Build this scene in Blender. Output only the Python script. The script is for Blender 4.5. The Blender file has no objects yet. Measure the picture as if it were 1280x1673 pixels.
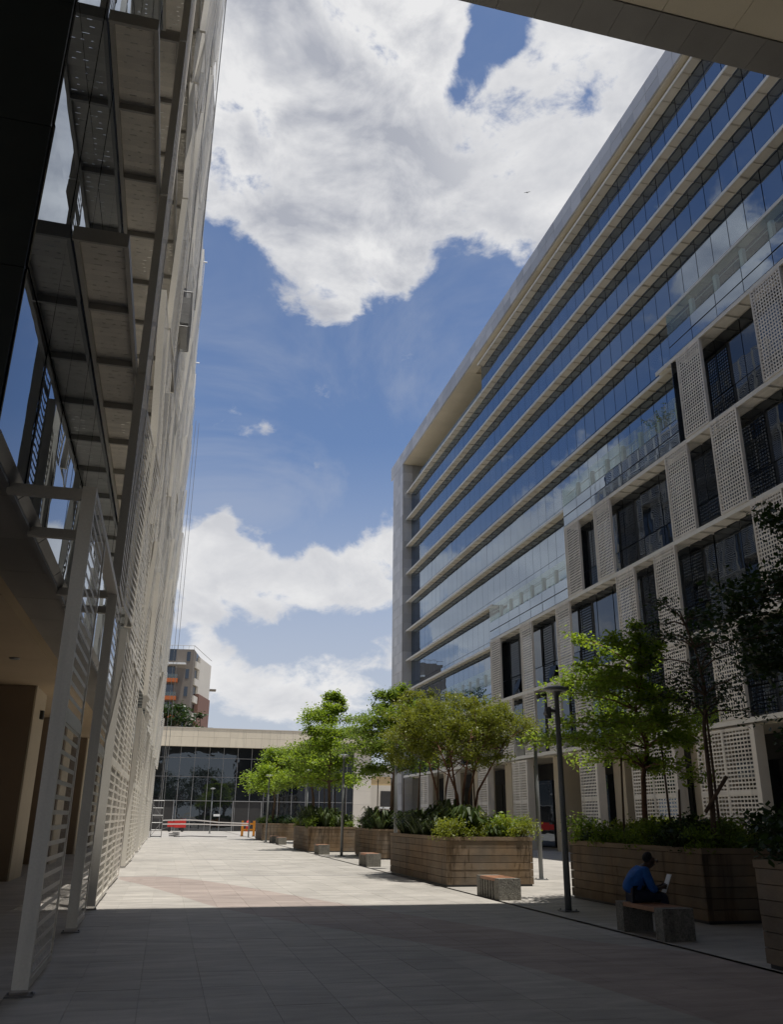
import bpy, math, random
from mathutils import Vector, Matrix

random.seed(11)
S = bpy.context.scene
COL = S.collection
RAD = math.radians

# ------------------------------------------------------------------ camera
cam_d = bpy.data.cameras.new('camera')
cam = bpy.data.objects.new('camera', cam_d)
COL.objects.link(cam)
r0 = Vector((0.969327, -0.245602, 0.009160))
r1 = Vector((-0.092109, -0.328471, 0.940012))
r2 = Vector((0.227860, 0.912023, 0.341018))
cam.matrix_world = Matrix(((r0.x, r1.x, -r2.x, 0), (r0.y, r1.y, -r2.y, 0), (r0.z, r1.z, -r2.z, 1.6), (0, 0, 0, 1)))
cam_d.sensor_fit = 'HORIZONTAL'
cam_d.sensor_width = 36
cam_d.lens = 38.76
cam_d.clip_start = 0.05
cam_d.clip_end = 4000
S.camera = cam

# ------------------------------------------------------------------ sun, sky, exposure
SUN = Vector((0.105, -0.14, 1.0)).normalized()
sd = bpy.data.lights.new('sun', 'SUN')
sd.energy = 4.8
sd.angle = RAD(0.53)
sd.color = (1.0, 0.955, 0.88)
sun = bpy.data.objects.new('sun', sd)
COL.objects.link(sun)
sun.location = (0, 0, 80)
sun.rotation_euler = SUN.to_track_quat('Z', 'Y').to_euler()

S.view_settings.view_transform = 'Standard'
S.view_settings.look = 'None'
S.view_settings.exposure = 0.0
S.view_settings.gamma = 1.0
S.view_settings.use_curve_mapping = False
S.render.engine = 'CYCLES'
S.cycles.max_bounces = 10
S.cycles.diffuse_bounces = 5
S.cycles.glossy_bounces = 5
S.cycles.transparent_max_bounces = 16
S.cycles.sample_clamp_indirect = 6


class NT:
    """tiny node-tree builder"""
    def __init__(s, tree):
        s.t = tree

    def n(s, typ, **kw):
        nd = s.t.nodes.new(typ)
        for k, v in kw.items():
            setattr(nd, k, v)
        return nd

    def l(s, a, b):
        s.t.links.new(a, b)

    def put(s, sock, v):
        if hasattr(v, 'is_linked'):
            s.l(v, sock)
        else:
            sock.default_value = v

    def m(s, op, a, b=None, c=None, clamp=False):
        nd = s.n('ShaderNodeMath', operation=op, use_clamp=clamp)
        for i, x in enumerate((a, b, c)):
            if x is not None:
                s.put(nd.inputs[i], x)
        return nd.outputs[0]

    def vm(s, op, a, b=None, scale=None):
        nd = s.n('ShaderNodeVectorMath', operation=op)
        s.put(nd.inputs[0], a)
        if b is not None:
            s.put(nd.inputs[1], b)
        if scale is not None:
            s.put(nd.inputs['Scale'], scale)
        return nd.outputs['Value'] if op == 'DOT_PRODUCT' else nd.outputs[0]

    def noise(s, vec, scale, detail=4, rough=.55, dist=0.0):
        nd = s.n('ShaderNodeTexNoise')
        s.put(nd.inputs['Vector'], vec)
        nd.inputs['Scale'].default_value = scale
        nd.inputs['Detail'].default_value = detail
        nd.inputs['Roughness'].default_value = rough
        nd.inputs['Distortion'].default_value = dist
        return nd.outputs[0]

    def mr(s, v, a, b, c=0.0, d=1.0, smooth=False):
        nd = s.n('ShaderNodeMapRange', interpolation_type='SMOOTHSTEP' if smooth else 'LINEAR')
        s.put(nd.inputs[0], v)
        for i, x in enumerate((a, b, c, d)):
            s.put(nd.inputs[i + 1], x)
        return nd.outputs[0]

    def mix(s, f, a, b, blend='MIX'):
        nd = s.n('ShaderNodeMix', data_type='RGBA', blend_type=blend)
        s.put(nd.inputs[0], f)
        s.put(nd.inputs[6], a)
        s.put(nd.inputs[7], b)
        return nd.outputs[2]

    def mapping(s, vec, scale):
        nd = s.n('ShaderNodeMapping')
        s.put(nd.inputs['Vector'], vec)
        nd.inputs['Scale'].default_value = scale
        return nd.outputs[0]


def c4(c):
    return (c[0], c[1], c[2], 1.0)


world = bpy.data.worlds.new("World")
S.world = world
world.use_nodes = True
wt = world.node_tree
wt.nodes.clear()
W = NT(wt)
sky = W.n('ShaderNodeTexSky', sky_type='NISHITA')
sky.sun_disc = False
sky.sun_elevation = math.asin(SUN.z)
sky.sun_rotation = math.atan2(SUN.x, SUN.y)
sky.altitude = 900
sky.air_density = 1.0
sky.dust_density = 0.6
sky.ozone_density = 2.0
tc = W.n('ShaderNodeTexCoord')
D = tc.outputs['Generated']
# cumulus clouds: (direction, angular radius, amount)
CLOUDS = [((0.022, 0.682, 0.731), 0.125, 0.9), ((0.107, 0.657, 0.746), 0.12, 0.9), ((0.182, 0.617, 0.766), 0.075, 0.7), ((0.045, 0.745, 0.666), 0.105, 0.9),
          ((0.15, 0.725, 0.672), 0.115, 0.9), ((0.136, 0.787, 0.602), 0.072, 0.75), ((0.205, 0.775, 0.598), 0.04, 0.5), ((0.237, 0.714, 0.658), 0.062, 0.7),
          ((0.298, 0.646, 0.703), 0.085, 0.8), ((0.354, 0.598, 0.719), 0.09, 0.8), ((0.394, 0.63, 0.67), 0.085, 0.75), ((0.309, 0.695, 0.649), 0.062, 0.7),
          ((0.428, 0.587, 0.687), 0.09, 0.8), ((0.251, 0.597, 0.762), 0.03, -0.75), ((0.243, 0.629, 0.739), 0.032, -0.78), ((0.226, 0.66, 0.716), 0.029, -0.78), ((0.22, 0.688, 0.691), 0.02, -0.7), ((0.273, 0.604, 0.749), 0.022, -0.35), ((0.023, 0.81, 0.585), 0.05, -0.5), ((0.26, 0.767, 0.587), 0.04, -0.35), ((0.343, 0.673, 0.655), 0.02, -0.3),
          ((-0.006, 0.961, 0.276), 0.0366, 0.8), ((0.017, 0.957, 0.288), 0.0293, 0.7), ((0.037, 0.965, 0.259), 0.0415, 0.85), ((0.075, 0.96, 0.272), 0.0293, 0.75), ((0.087, 0.965, 0.248), 0.0342, 0.8), ((0.118, 0.959, 0.256), 0.0268, 0.7), ((0.146, 0.947, 0.285), 0.0171, 0.7), ((0.14, 0.958, 0.25), 0.022, 0.55), ((0.168, 0.952, 0.255), 0.0293, 0.8), ((0.198, 0.94, 0.276), 0.0317, 0.8), ((0.233, 0.93, 0.284), 0.039, 0.85), ((0.214, 0.944, 0.252), 0.0268, 0.6), ((0.275, 0.921, 0.277), 0.0415, 0.8), ((0.019, 0.974, 0.227), 0.0366, 0.5),
          ((0.038, 0.945, 0.324), 0.018, 0.6), ((0.035, 0.904, 0.426), 0.034, 0.42), ((0.077, 0.901, 0.426), 0.02, 0.36), ((0.232, 0.834, 0.5), 0.024, 0.5), ((0.152, 0.821, 0.55), 0.015, 0.45), ((0.026, 0.987, 0.159), 0.034, 0.55), ((0.068, 0.987, 0.146), 0.034, 0.55), ((0.118, 0.984, 0.132), 0.036, 0.6), ((0.165, 0.976, 0.145), 0.036, 0.62), ((0.208, 0.969, 0.13), 0.034, 0.55), ((0.24, 0.953, 0.186), 0.03, 0.4),
          ((-0.345, 0.903, 0.255), 0.06, 0.8), ((-0.29, 0.92, 0.25), 0.07, 0.8), ((-0.432, 0.84, 0.33), 0.06, 0.7), ((-0.457, 0.81, 0.37), 0.045, 0.55),
          ((-0.51, 0.655, 0.545), 0.05, 0.8), ((-0.55, 0.62, 0.555), 0.06, 0.7), ((-0.4, 0.89, 0.22), 0.08, 0.8)]
dens = None
for d, r, a in CLOUDS:
    d = Vector(d).normalized()
    dp = W.vm('DOT_PRODUCT', D, tuple(d))
    e = W.m('EXPONENT', W.m('MULTIPLY', W.m('SUBTRACT', dp, 1.0), 2.0 / (r * r)))
    dens = W.m('MULTIPLY', e, a) if dens is None else W.m('MULTIPLY_ADD', e, a, dens)
dens = W.m('MINIMUM', dens, .92)
# the same broken cumulus goes on round the rest of the sky
n_low = W.noise(D, 2.6, 2, .5)
viewdot = W.vm('DOT_PRODUCT', D, tuple(r2))
outside = W.mr(viewdot, .72, .60, 0, 1, True)
left = W.mr(W.vm('DOT_PRODUCT', D, tuple(Vector((-.45, .80, .40)).normalized())), .80, .90, 1, 0, True)
gen = W.m('MULTIPLY', W.m('MULTIPLY', W.mr(n_low, .47, .60, 0, .85, True), outside), left)
dens = W.m('MAXIMUM', dens, gen)
sep = W.n('ShaderNodeSeparateXYZ')
W.l(D, sep.inputs[0])
Dl = W.mapping(D, (1.0, 1.0, 1.5))
f1 = W.noise(Dl, 9.0, 11, .60, .35)
f1b = W.noise(W.vm('ADD', Dl, (.006, -.012, .034)), 9.0, 6, .58, .35)
f1c = W.noise(Dl, 9.0, 6, .58, .35)
f2 = W.noise(Dl, 4.2, 4, .55, .3)
f3 = W.noise(Dl, 22.0, 6, .6, .4)
field = W.m('ADD', dens, W.m('MULTIPLY', W.m('SUBTRACT', f1, .5), 2.1))
field = W.m('ADD', field, W.m('MULTIPLY', W.m('SUBTRACT', f3, .5), 1.0))
cover = W.mr(field, .34, .74, 0, 1, True)
veil = W.m('MULTIPLY_ADD', W.mr(W.noise(Dl, 3.0, 6, .62, .8), .42, .75, 0, .34, True), W.mr(sep.outputs[2], .8, .3, .3, 1, True), .10)
hz = W.mr(sep.outputs[2], .50, .06, .02, .84, True)
relief = W.m('MULTIPLY', W.m('SUBTRACT', f1c, f1b), 2.2)
f4 = W.noise(Dl, 2.3, 3, .5, .2)
body = W.m('ADD', W.m('MULTIPLY', field, .34), W.m('MULTIPLY', W.m('SUBTRACT', f2, .5), 1.5))
body = W.m('ADD', body, W.m('MULTIPLY', W.m('SUBTRACT', f4, .5), 1.6))
thick = W.m('ADD', W.mr(W.m('ADD', body, .16), -.1, .95, 0, 1, True), relief, clamp=True)
right = W.mr(W.vm('DOT_PRODUCT', D, tuple(Vector((.34, .64, .69)).normalized())), .985, .999, 0, .45, True)
lowc = W.m('MAXIMUM', W.mr(sep.outputs[2], .42, .30, 0, .5, True), right)
thick = W.m('MULTIPLY', thick, W.m('SUBTRACT', 1.0, lowc))
cl = W.mix(thick, (10.2, 10.2, 10.3, 1), (5.2, 5.45, 6.2, 1))
base = W.mix(1.0, sky.outputs[0], (1.0, 1.22, 1.46, 1), 'MULTIPLY')
base = W.mix(W.m('MAXIMUM', veil, hz), base, (6.6, 6.9, 7.6, 1))
out = W.mix(cover, base, cl)
bg = W.n('ShaderNodeBackground')
W.l(out, bg.inputs[0])
bg.inputs[1].default_value = 0.08
wo = W.n('ShaderNodeOutputWorld')
W.l(bg.outputs[0], wo.inputs[0])
world.cycles.sampling_method = 'MANUAL'
world.cycles.sample_map_resolution = 1024


# ------------------------------------------------------------------ materials
def new_mat(name):
    m = bpy.data.materials.new(name)
    m.use_nodes = True
    m.node_tree.nodes.clear()
    k = NT(m.node_tree)
    o = k.n('ShaderNodeOutputMaterial')
    return m, k, o


def surf(name, col, rough=.7, var=.15, scale=2.0, rand=.0, bump=0.0, bscale=40, metallic=0.0, spec=.5, fine=.08, streak=0.0, tint=None):
    """a plain matter: base colour varied by world-space noise, piece by piece and by grain"""
    m, k, o = new_mat(name)
    g = k.n('ShaderNodeNewGeometry')
    P = g.outputs['Position']
    n1 = k.noise(P, scale, 5, .6)
    n2 = k.noise(P, bscale, 3, .6)
    f = k.m('ADD', k.mr(n1, .25, .75, 1 - var, 1 + var), k.mr(n2, .2, .8, -fine, fine))
    if rand:
        oi = k.n('ShaderNodeObjectInfo')
        rr = k.m('FRACT', k.m('ADD', oi.outputs['Random'], g.outputs['Random Per Island']))
        f = k.m('MULTIPLY', f, k.mr(rr, 0, 1, 1 - rand, 1 + rand))
    if streak:
        sv = k.mapping(P, (2.2, 2.2, .18))
        sn = k.noise(sv, 1.3, 4, .6)
        f = k.m('MULTIPLY', f, k.mr(sn, .52, .68, 1, 1 - streak, True))
    base = c4(col)
    if tint:
        base = k.mix(k.mr(k.noise(P, scale * .37, 3), .35, .65), c4(col), c4(tint))
    hs = k.n('ShaderNodeHueSaturation')
    k.put(hs.inputs['Color'], base)
    k.l(f, hs.inputs['Value'])
    b = k.n('ShaderNodeBsdfPrincipled')
    k.l(hs.outputs[0], b.inputs['Base Color'])
    b.inputs['Roughness'].default_value = rough
    b.inputs['Metallic'].default_value = metallic
    b.inputs['Specular IOR Level'].default_value = spec
    if bump:
        bp = k.n('ShaderNodeBump')
        bp.inputs['Strength'].default_value = bump
        bp.inputs['Distance'].default_value = .02
        k.l(n2, bp.inputs['Height'])
        k.l(bp.outputs[0], b.inputs['Normal'])
    k.l(b.outputs[0], o.inputs[0])
    return m


def tinted_glass(name, body, refl, f0=.24, wav=.0012, rand=.25):
    """coated facade glass: dark body, mirror coat"""
    m, k, o = new_mat(name)
    g = k.n('ShaderNodeNewGeometry')
    oi = k.n('ShaderNodeObjectInfo')
    rr = k.m('FRACT', k.m('ADD', oi.outputs['Random'], g.outputs['Random Per Island']))
    df = k.n('ShaderNodeBsdfDiffuse')
    hs = k.n('ShaderNodeHueSaturation')
    hs.inputs['Color'].default_value = c4(body)
    k.l(k.mr(rr, 0, 1, 1 - rand, 1 + rand), hs.inputs['Value'])
    k.l(hs.outputs[0], df.inputs[0])
    gl = k.n('ShaderNodeBsdfGlossy')
    gl.inputs[0].default_value = c4(refl)
    gl.inputs['Roughness'].default_value = .0
    fr = k.n('ShaderNodeFresnel')
    fr.inputs[0].default_value = 1.5
    f = k.mr(fr.outputs[0], .04, 1.0, f0, .96)
    nn = k.noise(g.outputs['Position'], .9, 2, .5)
    bp = k.n('ShaderNodeBump')
    bp.inputs['Strength'].default_value = 1.0
    bp.inputs['Distance'].default_value = wav
    k.l(nn, bp.inputs['Height'])
    k.l(bp.outputs[0], gl.inputs['Normal'])
    mx = k.n('ShaderNodeMixShader')
    k.l(f, mx.inputs[0])
    k.l(df.outputs[0], mx.inputs[1])
    k.l(gl.outputs[0], mx.inputs[2])
    k.l(mx.outputs[0], o.inputs[0])
    return m


def clear_glass(name, tint):
    m, k, o = new_mat(name)
    tr = k.n('ShaderNodeBsdfTransparent')
    tr.inputs[0].default_value = c4(tint)
    gl = k.n('ShaderNodeBsdfGlossy')
    gl.inputs['Roughness'].default_value = .0
    fr = k.n('ShaderNodeFresnel')
    fr.inputs[0].default_value = 1.5
    df = k.n('ShaderNodeBsdfDiffuse')
    df.inputs[0].default_value = (.5, .56, .54, 1)
    m1 = k.n('ShaderNodeMixShader')
    m1.inputs[0].default_value = .07
    k.l(tr.outputs[0], m1.inputs[1])
    k.l(df.outputs[0], m1.inputs[2])
    mx = k.n('ShaderNodeMixShader')
    gm = k.n('ShaderNodeNewGeometry')
    front = k.m('SUBTRACT', 1.0, gm.outputs['Backfacing'])
    k.l(k.m('MULTIPLY', k.mr(fr.outputs[0], .04, 1, .07, 1), front), mx.inputs[0])
    k.l(m1.outputs[0], mx.inputs[1])
    k.l(gl.outputs[0], mx.inputs[2])
    k.l(mx.outputs[0], o.inputs[0])
    return m


def leaf_mat(name, a, b, trans=.45, rough=.45):
    m, k, o = new_mat(name)
    g = k.n('ShaderNodeNewGeometry')
    rr = g.outputs['Random Per Island']
    col = k.mix(k.m('ADD', k.m('MULTIPLY', rr, .55), k.mr(k.noise(g.outputs['Position'], 1.7, 3), .3, .7, 0, .45)), c4(a), c4(b))
    p = k.n('ShaderNodeBsdfPrincipled')
    k.l(col, p.inputs['Base Color'])
    p.inputs['Roughness'].default_value = rough
    p.inputs['Specular IOR Level'].default_value = .4
    t = k.n('ShaderNodeBsdfTranslucent')
    k.l(k.mix(1.0, col, (1.75, 1.6, .8, 1), 'MULTIPLY'), t.inputs[0])
    mx = k.n('ShaderNodeMixShader')
    mx.inputs[0].default_value = trans
    k.l(p.outputs[0], mx.inputs[1])
    k.l(t.outputs[0], mx.inputs[2])
    k.l(mx.outputs[0], o.inputs[0])
    return m


def paving_mat():
    m, k, o = new_mat('granite_paving')
    g = k.n('ShaderNodeNewGeometry')
    P = g.outputs['Position']
    s = k.n('ShaderNodeSeparateXYZ')
    k.l(P, s.inputs[0])
    oi = k.n('ShaderNodeObjectInfo')
    rr = k.m('FRACT', k.m('ADD', oi.outputs['Random'], g.outputs['Random Per Island']))

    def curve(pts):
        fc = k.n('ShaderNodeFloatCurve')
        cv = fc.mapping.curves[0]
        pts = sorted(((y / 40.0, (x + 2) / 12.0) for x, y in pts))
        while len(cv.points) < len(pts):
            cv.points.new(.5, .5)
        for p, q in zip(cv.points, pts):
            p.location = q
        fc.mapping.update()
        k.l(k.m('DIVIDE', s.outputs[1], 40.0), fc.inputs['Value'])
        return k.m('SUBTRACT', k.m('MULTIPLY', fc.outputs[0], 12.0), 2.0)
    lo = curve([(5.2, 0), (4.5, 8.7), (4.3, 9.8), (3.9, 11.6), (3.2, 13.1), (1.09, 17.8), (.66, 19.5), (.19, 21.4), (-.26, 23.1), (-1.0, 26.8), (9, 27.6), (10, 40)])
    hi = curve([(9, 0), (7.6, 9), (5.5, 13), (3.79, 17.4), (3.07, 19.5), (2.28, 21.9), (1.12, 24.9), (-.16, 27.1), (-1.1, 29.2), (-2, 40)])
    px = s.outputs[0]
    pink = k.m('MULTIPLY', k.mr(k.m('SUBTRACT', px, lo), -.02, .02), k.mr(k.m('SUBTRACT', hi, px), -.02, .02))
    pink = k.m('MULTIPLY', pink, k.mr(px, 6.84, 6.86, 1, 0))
    sv = k.mapping(P, (.55, 2.4, 1))
    n1 = k.noise(sv, 1.6, 6, .65, .6)
    n2 = k.noise(P, .55, 4, .6)
    n3 = k.noise(P, 60, 3, .6)
    n4 = k.noise(k.mapping(P, (1, 2.0, 1)), 5.5, 5, .7, .4)
    f = k.mr(n1, .3, .72, .75, 1.19)
    f = k.m('MULTIPLY', f, k.mr(n2, .3, .7, .86, 1.08))
    f = k.m('MULTIPLY', f, k.mr(n4, .3, .75, .90, 1.07))
    f = k.m('MULTIPLY', f, k.mr(n3, .25, .75, .93, 1.07))
    f = k.m('MULTIPLY', f, k.mr(rr, 0, 1, .935, 1.05))
    stain = k.mr(k.noise(P, .9, 5, .7, 1.0), .62, .72, 0, 1, True)
    f = k.m('MULTIPLY', f, k.mr(stain, 0, 1, 1, .80))
    f = k.m('MULTIPLY', f, k.mr(k.noise(P, .23, 3, .5), .35, .65, .90, 1.06))
    vo = k.n('ShaderNodeTexVoronoi')
    k.l(P, vo.inputs['Vector'])
    vo.inputs['Scale'].default_value = 2.6
    spot = k.m('MULTIPLY', k.mr(vo.outputs['Distance'], .03, .06, 1, 0, True), k.mr(k.noise(P, .7, 2), .5, .56, 0, 1))
    f = k.m('MULTIPLY', f, k.mr(spot, 0, 1, 1, .62))
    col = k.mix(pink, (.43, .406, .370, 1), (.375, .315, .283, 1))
    hs = k.n('ShaderNodeHueSaturation')
    k.l(col, hs.inputs['Color'])
    k.l(f, hs.inputs['Value'])
    b = k.n('ShaderNodeBsdfPrincipled')
    k.l(hs.outputs[0], b.inputs['Base Color'])
    k.l(k.mr(n4, .3, .7, .55, .75), b.inputs['Roughness'])
    b.inputs['Specular IOR Level'].default_value = .3
    bp = k.n('ShaderNodeBump')
    bp.inputs['Strength'].default_value = .25
    bp.inputs['Distance'].default_value = .01
    k.l(n3, bp.inputs['Height'])
    k.l(bp.outputs[0], b.inputs['Normal'])
    k.l(b.outputs[0], o.inputs[0])
    return m


M = {}
M['paving'] = paving_mat()
M['mortar'] = surf('paving_mortar', (.36, .34, .31), .9, .25, 1.2)
M['ground'] = surf('bare_ground', (.30, .27, .22), .9, .2, .3)
M['drain'] = surf('drain_slot', (.05, .05, .05), .8)
M['band'] = surf('grey_paving_band', (.29, .28, .26), .7, .15, 1.5, rand=.06)
M['screen'] = surf('off_white_coated_metal', (.80, .765, .69), .5, .06, .8, rand=.05, streak=.10)
M['screen_r'] = surf('beige_coated_metal', (.77, .715, .635), .5, .10, .8, rand=.11, streak=.2)
M['cheek'] = surf('painted_steel_edge', (.42, .40, .37), .5, .06, 1.0)
M['ledge'] = surf('beige_ledge_metal', (.74, .67, .55), .55, .10, .9, rand=.10)
M['ledge_lip'] = surf('pale_ledge_edge', (.78, .75, .68), .5, .08, 1.0)
M['walk'] = surf('beige_walkway_sheet', (.78, .73, .645), .6, .12, 1.1, rand=.08)
M['steel'] = surf('dark_grey_steel', (.13, .13, .135), .45, .12, 2)
M['bracket'] = surf('brown_grey_steel', (.46, .435, .39), .5, .1, 2)
M['clad'] = surf('pale_wall_tile', (.52, .505, .49), .35, .06, .5, rand=.17)
M['soffit'] = surf('cream_soffit_panel', (.74, .66, .51), .55, .07, .5, rand=.05)
M['soffit_edge'] = surf('grey_soffit_metal', (.26, .25, .235), .35, .12, .8, rand=.12)
M['ceil'] = surf('warm_ceiling_plaster', (.52, .40, .26), .8, .08, .6)
M['plaster'] = surf('cream_plaster', (.58, .50, .38), .8, .08, .5, streak=.06)
M['brownwall'] = surf('brown_wall_pier_shade', (.24, .18, .125), .7, .1, .6)  # brown of the colonnade wall; on the piers it carries painted shade
M['core'] = surf('building_core', (.22, .21, .20), .8)
M['coredark'] = surf('dark_interior', (.035, .034, .033), .8)
M['blackwall'] = surf('black_panel', (.012, .016, .015), .35, .2, 1.0, spec=.3)
M['frame'] = surf('dark_mullion', (.035, .037, .04), .4)
M['mull'] = surf('grey_mullion', (.22, .22, .22), .4)
M['glass'] = tinted_glass('blue_facade_glass', (.008, .016, .040), (.74, .86, 1.0), .30, rand=.5)
M['glassl'] = tinted_glass('left_facade_glass', (.012, .014, .018), (.80, .88, .98), .30, .0015)
M['glassd'] = tinted_glass('dark_window_glass', (.014, .017, .022), (.80, .87, .95), .10, .0025, .8)
M['glassf'] = tinted_glass('end_building_glass', (.010, .012, .014), (.8, .85, .9), .12, .004)
M['clear'] = clear_glass('clear_balustrade_glass', (.80, .87, .85))
M['white'] = surf('white_paint', (.72, .73, .72), .5, .05, 2)
M['stone'] = surf('brown_stone', (.185, .122, .068), .8, .28, 2.6, rand=.2, bump=.35, bscale=45, streak=.62, tint=(.165, .130, .096))
M['stonecap'] = surf('brown_stone_cap', (.215, .155, .10), .8, .14, 1.8, rand=.08, bump=.3)
M['soil'] = surf('planter_soil', (.05, .035, .022), .95, .3, 8, bump=.6)
M['concrete'] = surf('exposed_aggregate', (.20, .19, .165), .85, .25, 5, bump=.8, bscale=38, fine=.6, streak=.25)
M['wood'] = surf('orange_timber', (.30, .14, .075), .5, .2, 6, rand=.15)
M['lamp'] = surf('grey_lamp_paint', (.19, .20, .205), .4, .06, 2)
M['bark'] = surf('grey_brown_bark', (.13, .085, .058), .9, .3, 6, bump=.6, bscale=30)
M['bark2'] = surf('red_brown_bark', (.17, .085, .055), .9, .3, 6, bump=.6, bscale=30)
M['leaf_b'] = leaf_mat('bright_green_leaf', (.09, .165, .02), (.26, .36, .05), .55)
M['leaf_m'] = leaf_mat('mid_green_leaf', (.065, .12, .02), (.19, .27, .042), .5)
M['leaf_o'] = leaf_mat('olive_leaf', (.075, .105, .018), (.19, .215, .032), .5)
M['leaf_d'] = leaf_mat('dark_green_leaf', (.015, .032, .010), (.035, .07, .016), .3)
M['leaf_s'] = leaf_mat('strap_leaf', (.02, .045, .012), (.07, .10, .018), .25, .5)
M['leaf_y'] = leaf_mat('yellow_green_leaf', (.08, .11, .015), (.22, .26, .03), .4)
M['skin'] = surf('dark_skin', (.055, .03, .02), .5, .05, 6)
M['shirt'] = surf('blue_cotton', (.012, .10, .36), .8, .15, 6, bump=.9, bscale=13, fine=.2)
M['trousers'] = surf('navy_cloth', (.012, .016, .035), .9, .1, 6)
M['shoe'] = surf('black_shoe', (.012, .012, .012), .5)
M['hair'] = surf('black_hair', (.006, .005, .005), .8, bump=.5, bscale=120)
M['paper'] = surf('white_sheet', (.75, .76, .78), .6, .03)
M['orange'] = surf('orange_plastic', (.55, .21, .015), .45, .05)
M['red'] = surf('red_machine_paint', (.55, .03, .025), .4, .08)
M['black'] = surf('black_rubber', (.02, .02, .02), .7)
M['alu'] = surf('mill_aluminium', (.28, .28, .28), .45, .2, 3, metallic=.3)
M['rope'] = surf('grey_rope', (.25, .25, .25), .8)
M['tape'] = surf('white_tape', (.72, .68, .66), .5, .05)
M['apt_grey'] = surf('grey_render', (.185, .16, .135), .85, .06, .3)
M['apt_cream'] = surf('cream_render', (.62, .58, .51), .85, .05, .3)
M['apt_brown'] = surf('brown_render', (.21, .115, .085), .85, .05, .3)
M['apt_orange'] = surf('orange_render', (.48, .13, .035), .8, .05, .3)
M['parapet'] = surf('cream_parapet_stone', (.72, .645, .51), .75, .06, .4, rand=.04, streak=.12)
M['column'] = surf('pale_stone_column', (.62, .57, .49), .75, .06, .4, rand=.04)
M['sand'] = surf('yellow_sand_wall', (.52, .38, .20), .85, .1, .6)
M['mauve'] = surf('mauve_panel', (.33, .28, .28), .7, .1, .6)
M['paleblue'] = surf('pale_blue_wall', (.66, .69, .76), .8, .05, .3)
M['yellow'] = surf('yellow_machine_paint', (.60, .36, .02), .45, .1)
M['bird'] = surf('dark_feathers', (.03, .03, .035), .8)


# ------------------------------------------------------------------ geometry helpers
class MB:
    def __init__(s):
        s.v = []
        s.f = []
        s.mi = []
        s.cur = 0

    def quad(s, a, b, c, d):
        i = len(s.v)
        s.v += [tuple(a), tuple(b), tuple(c), tuple(d)]
        s.f.append((i, i + 1, i + 2, i + 3))
        s.mi.append(s.cur)

    def box(s, x0, x1, y0, y1, z0, z1):
        s.hexa([(x0, y0, z0), (x1, y0, z0), (x1, y1, z0), (x0, y1, z0), (x0, y0, z1), (x1, y0, z1), (x1, y1, z1), (x0, y1, z1)])
        return s

    def hexa(s, p):
        i = len(s.v)
        s.v += [tuple(q) for q in p]
        for f in ((0, 3, 2, 1), (4, 5, 6, 7), (0, 1, 5, 4), (1, 2, 6, 5), (2, 3, 7, 6), (3, 0, 4, 7)):
            s.f.append(tuple(i + k for k in f))
            s.mi.append(s.cur)

    def tube(s, pts, rad, n=8, cap=True):
        pts = [Vector(p) for p in pts]
        if not hasattr(rad, '__len__'):
            rad = [rad] * len(pts)
        i0 = len(s.v)
        for k, p in enumerate(pts):
            t = (pts[min(k + 1, len(pts) - 1)] - pts[max(k - 1, 0)])
            if t.length < 1e-9:
                t = Vector((0, 0, 1))
            t.normalize()
            u = t.orthogonal() if abs(t.z) > .99 else t.cross(Vector((0, 0, 1)))
            u.normalize()
            w = t.cross(u)
            for j in range(n):
                a = 2 * math.pi * j / n
                s.v.append(tuple(p + (u * math.cos(a) + w * math.sin(a)) * rad[k]))
        for k in range(len(pts) - 1):
            for j in range(n):
                a = i0 + k * n + j
                b = i0 + k * n + (j + 1) % n
                s.f.append((a, a + n, b + n, b))
                s.mi.append(s.cur)
        if cap:
            s.f.append(tuple(i0 + j for j in range(n)))
            s.mi.append(s.cur)
            e = i0 + (len(pts) - 1) * n
            s.f.append(tuple(e + n - 1 - j for j in range(n)))
            s.mi.append(s.cur)
        return s

    def lathe(s, prof, n=20, c=(0, 0)):
        i0 = len(s.v)
        for r, z in prof:
            for j in range(n):
                a = 2 * math.pi * j / n
                s.v.append((c[0] + r * math.cos(a), c[1] + r * math.sin(a), z))
        for k in range(len(prof) - 1):
            for j in range(n):
                a = i0 + k * n + j
                b = i0 + k * n + (j + 1) % n
                s.f.append((a, b, b + n, a + n))
                s.mi.append(s.cur)
        s.f.append(tuple(i0 + n - 1 - j for j in range(n)))
        s.mi.append(s.cur)
        e = i0 + (len(prof) - 1) * n
        s.f.append(tuple(e + j for j in range(n)))
        s.mi.append(s.cur)
        return s

    def mesh(s, name, mats, smooth=False):
        me = bpy.data.meshes.new(name)
        me.from_pydata(s.v, [], s.f)
        if not isinstance(mats, (list, tuple)):
            mats = [mats]
        for m in mats:
            me.materials.append(m)
        if len(mats) > 1:
            me.polygons.foreach_set('material_index', s.mi)
        if smooth:
            me.polygons.foreach_set('use_smooth', [True] * len(me.polygons))
        me.update()
        return me

    def build(s, name, mats, parent=None, smooth=False, loc=None):
        return put(name, s.mesh(name, mats, smooth), parent, loc)


WL = {}          # world location of every object built (no scale on roots)


def put(name, me, parent=None, loc=None, rot=None):
    """link an object; loc is in world axes (default the world origin)"""
    o = bpy.data.objects.new(name, me)
    COL.objects.link(o)
    L = Vector(loc) if loc is not None else Vector((0, 0, 0))
    if parent is not None:
        o.parent = parent
        o.location = L - WL.get(parent.name, Vector((0, 0, 0)))
    else:
        o.location = L
    if rot is not None:
        o.rotation_euler = rot
    WL[o.name] = L
    return o


def thing(name, label, cat, loc=(0, 0, 0), group=None):
    o = put(name, None, None, loc)
    o.empty_display_size = .2
    return tag(o, label, cat, group)


def tag(o, label, cat, group=None):
    o['label'] = label
    o['category'] = cat
    if group:
        o['group'] = group
    return o


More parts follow.
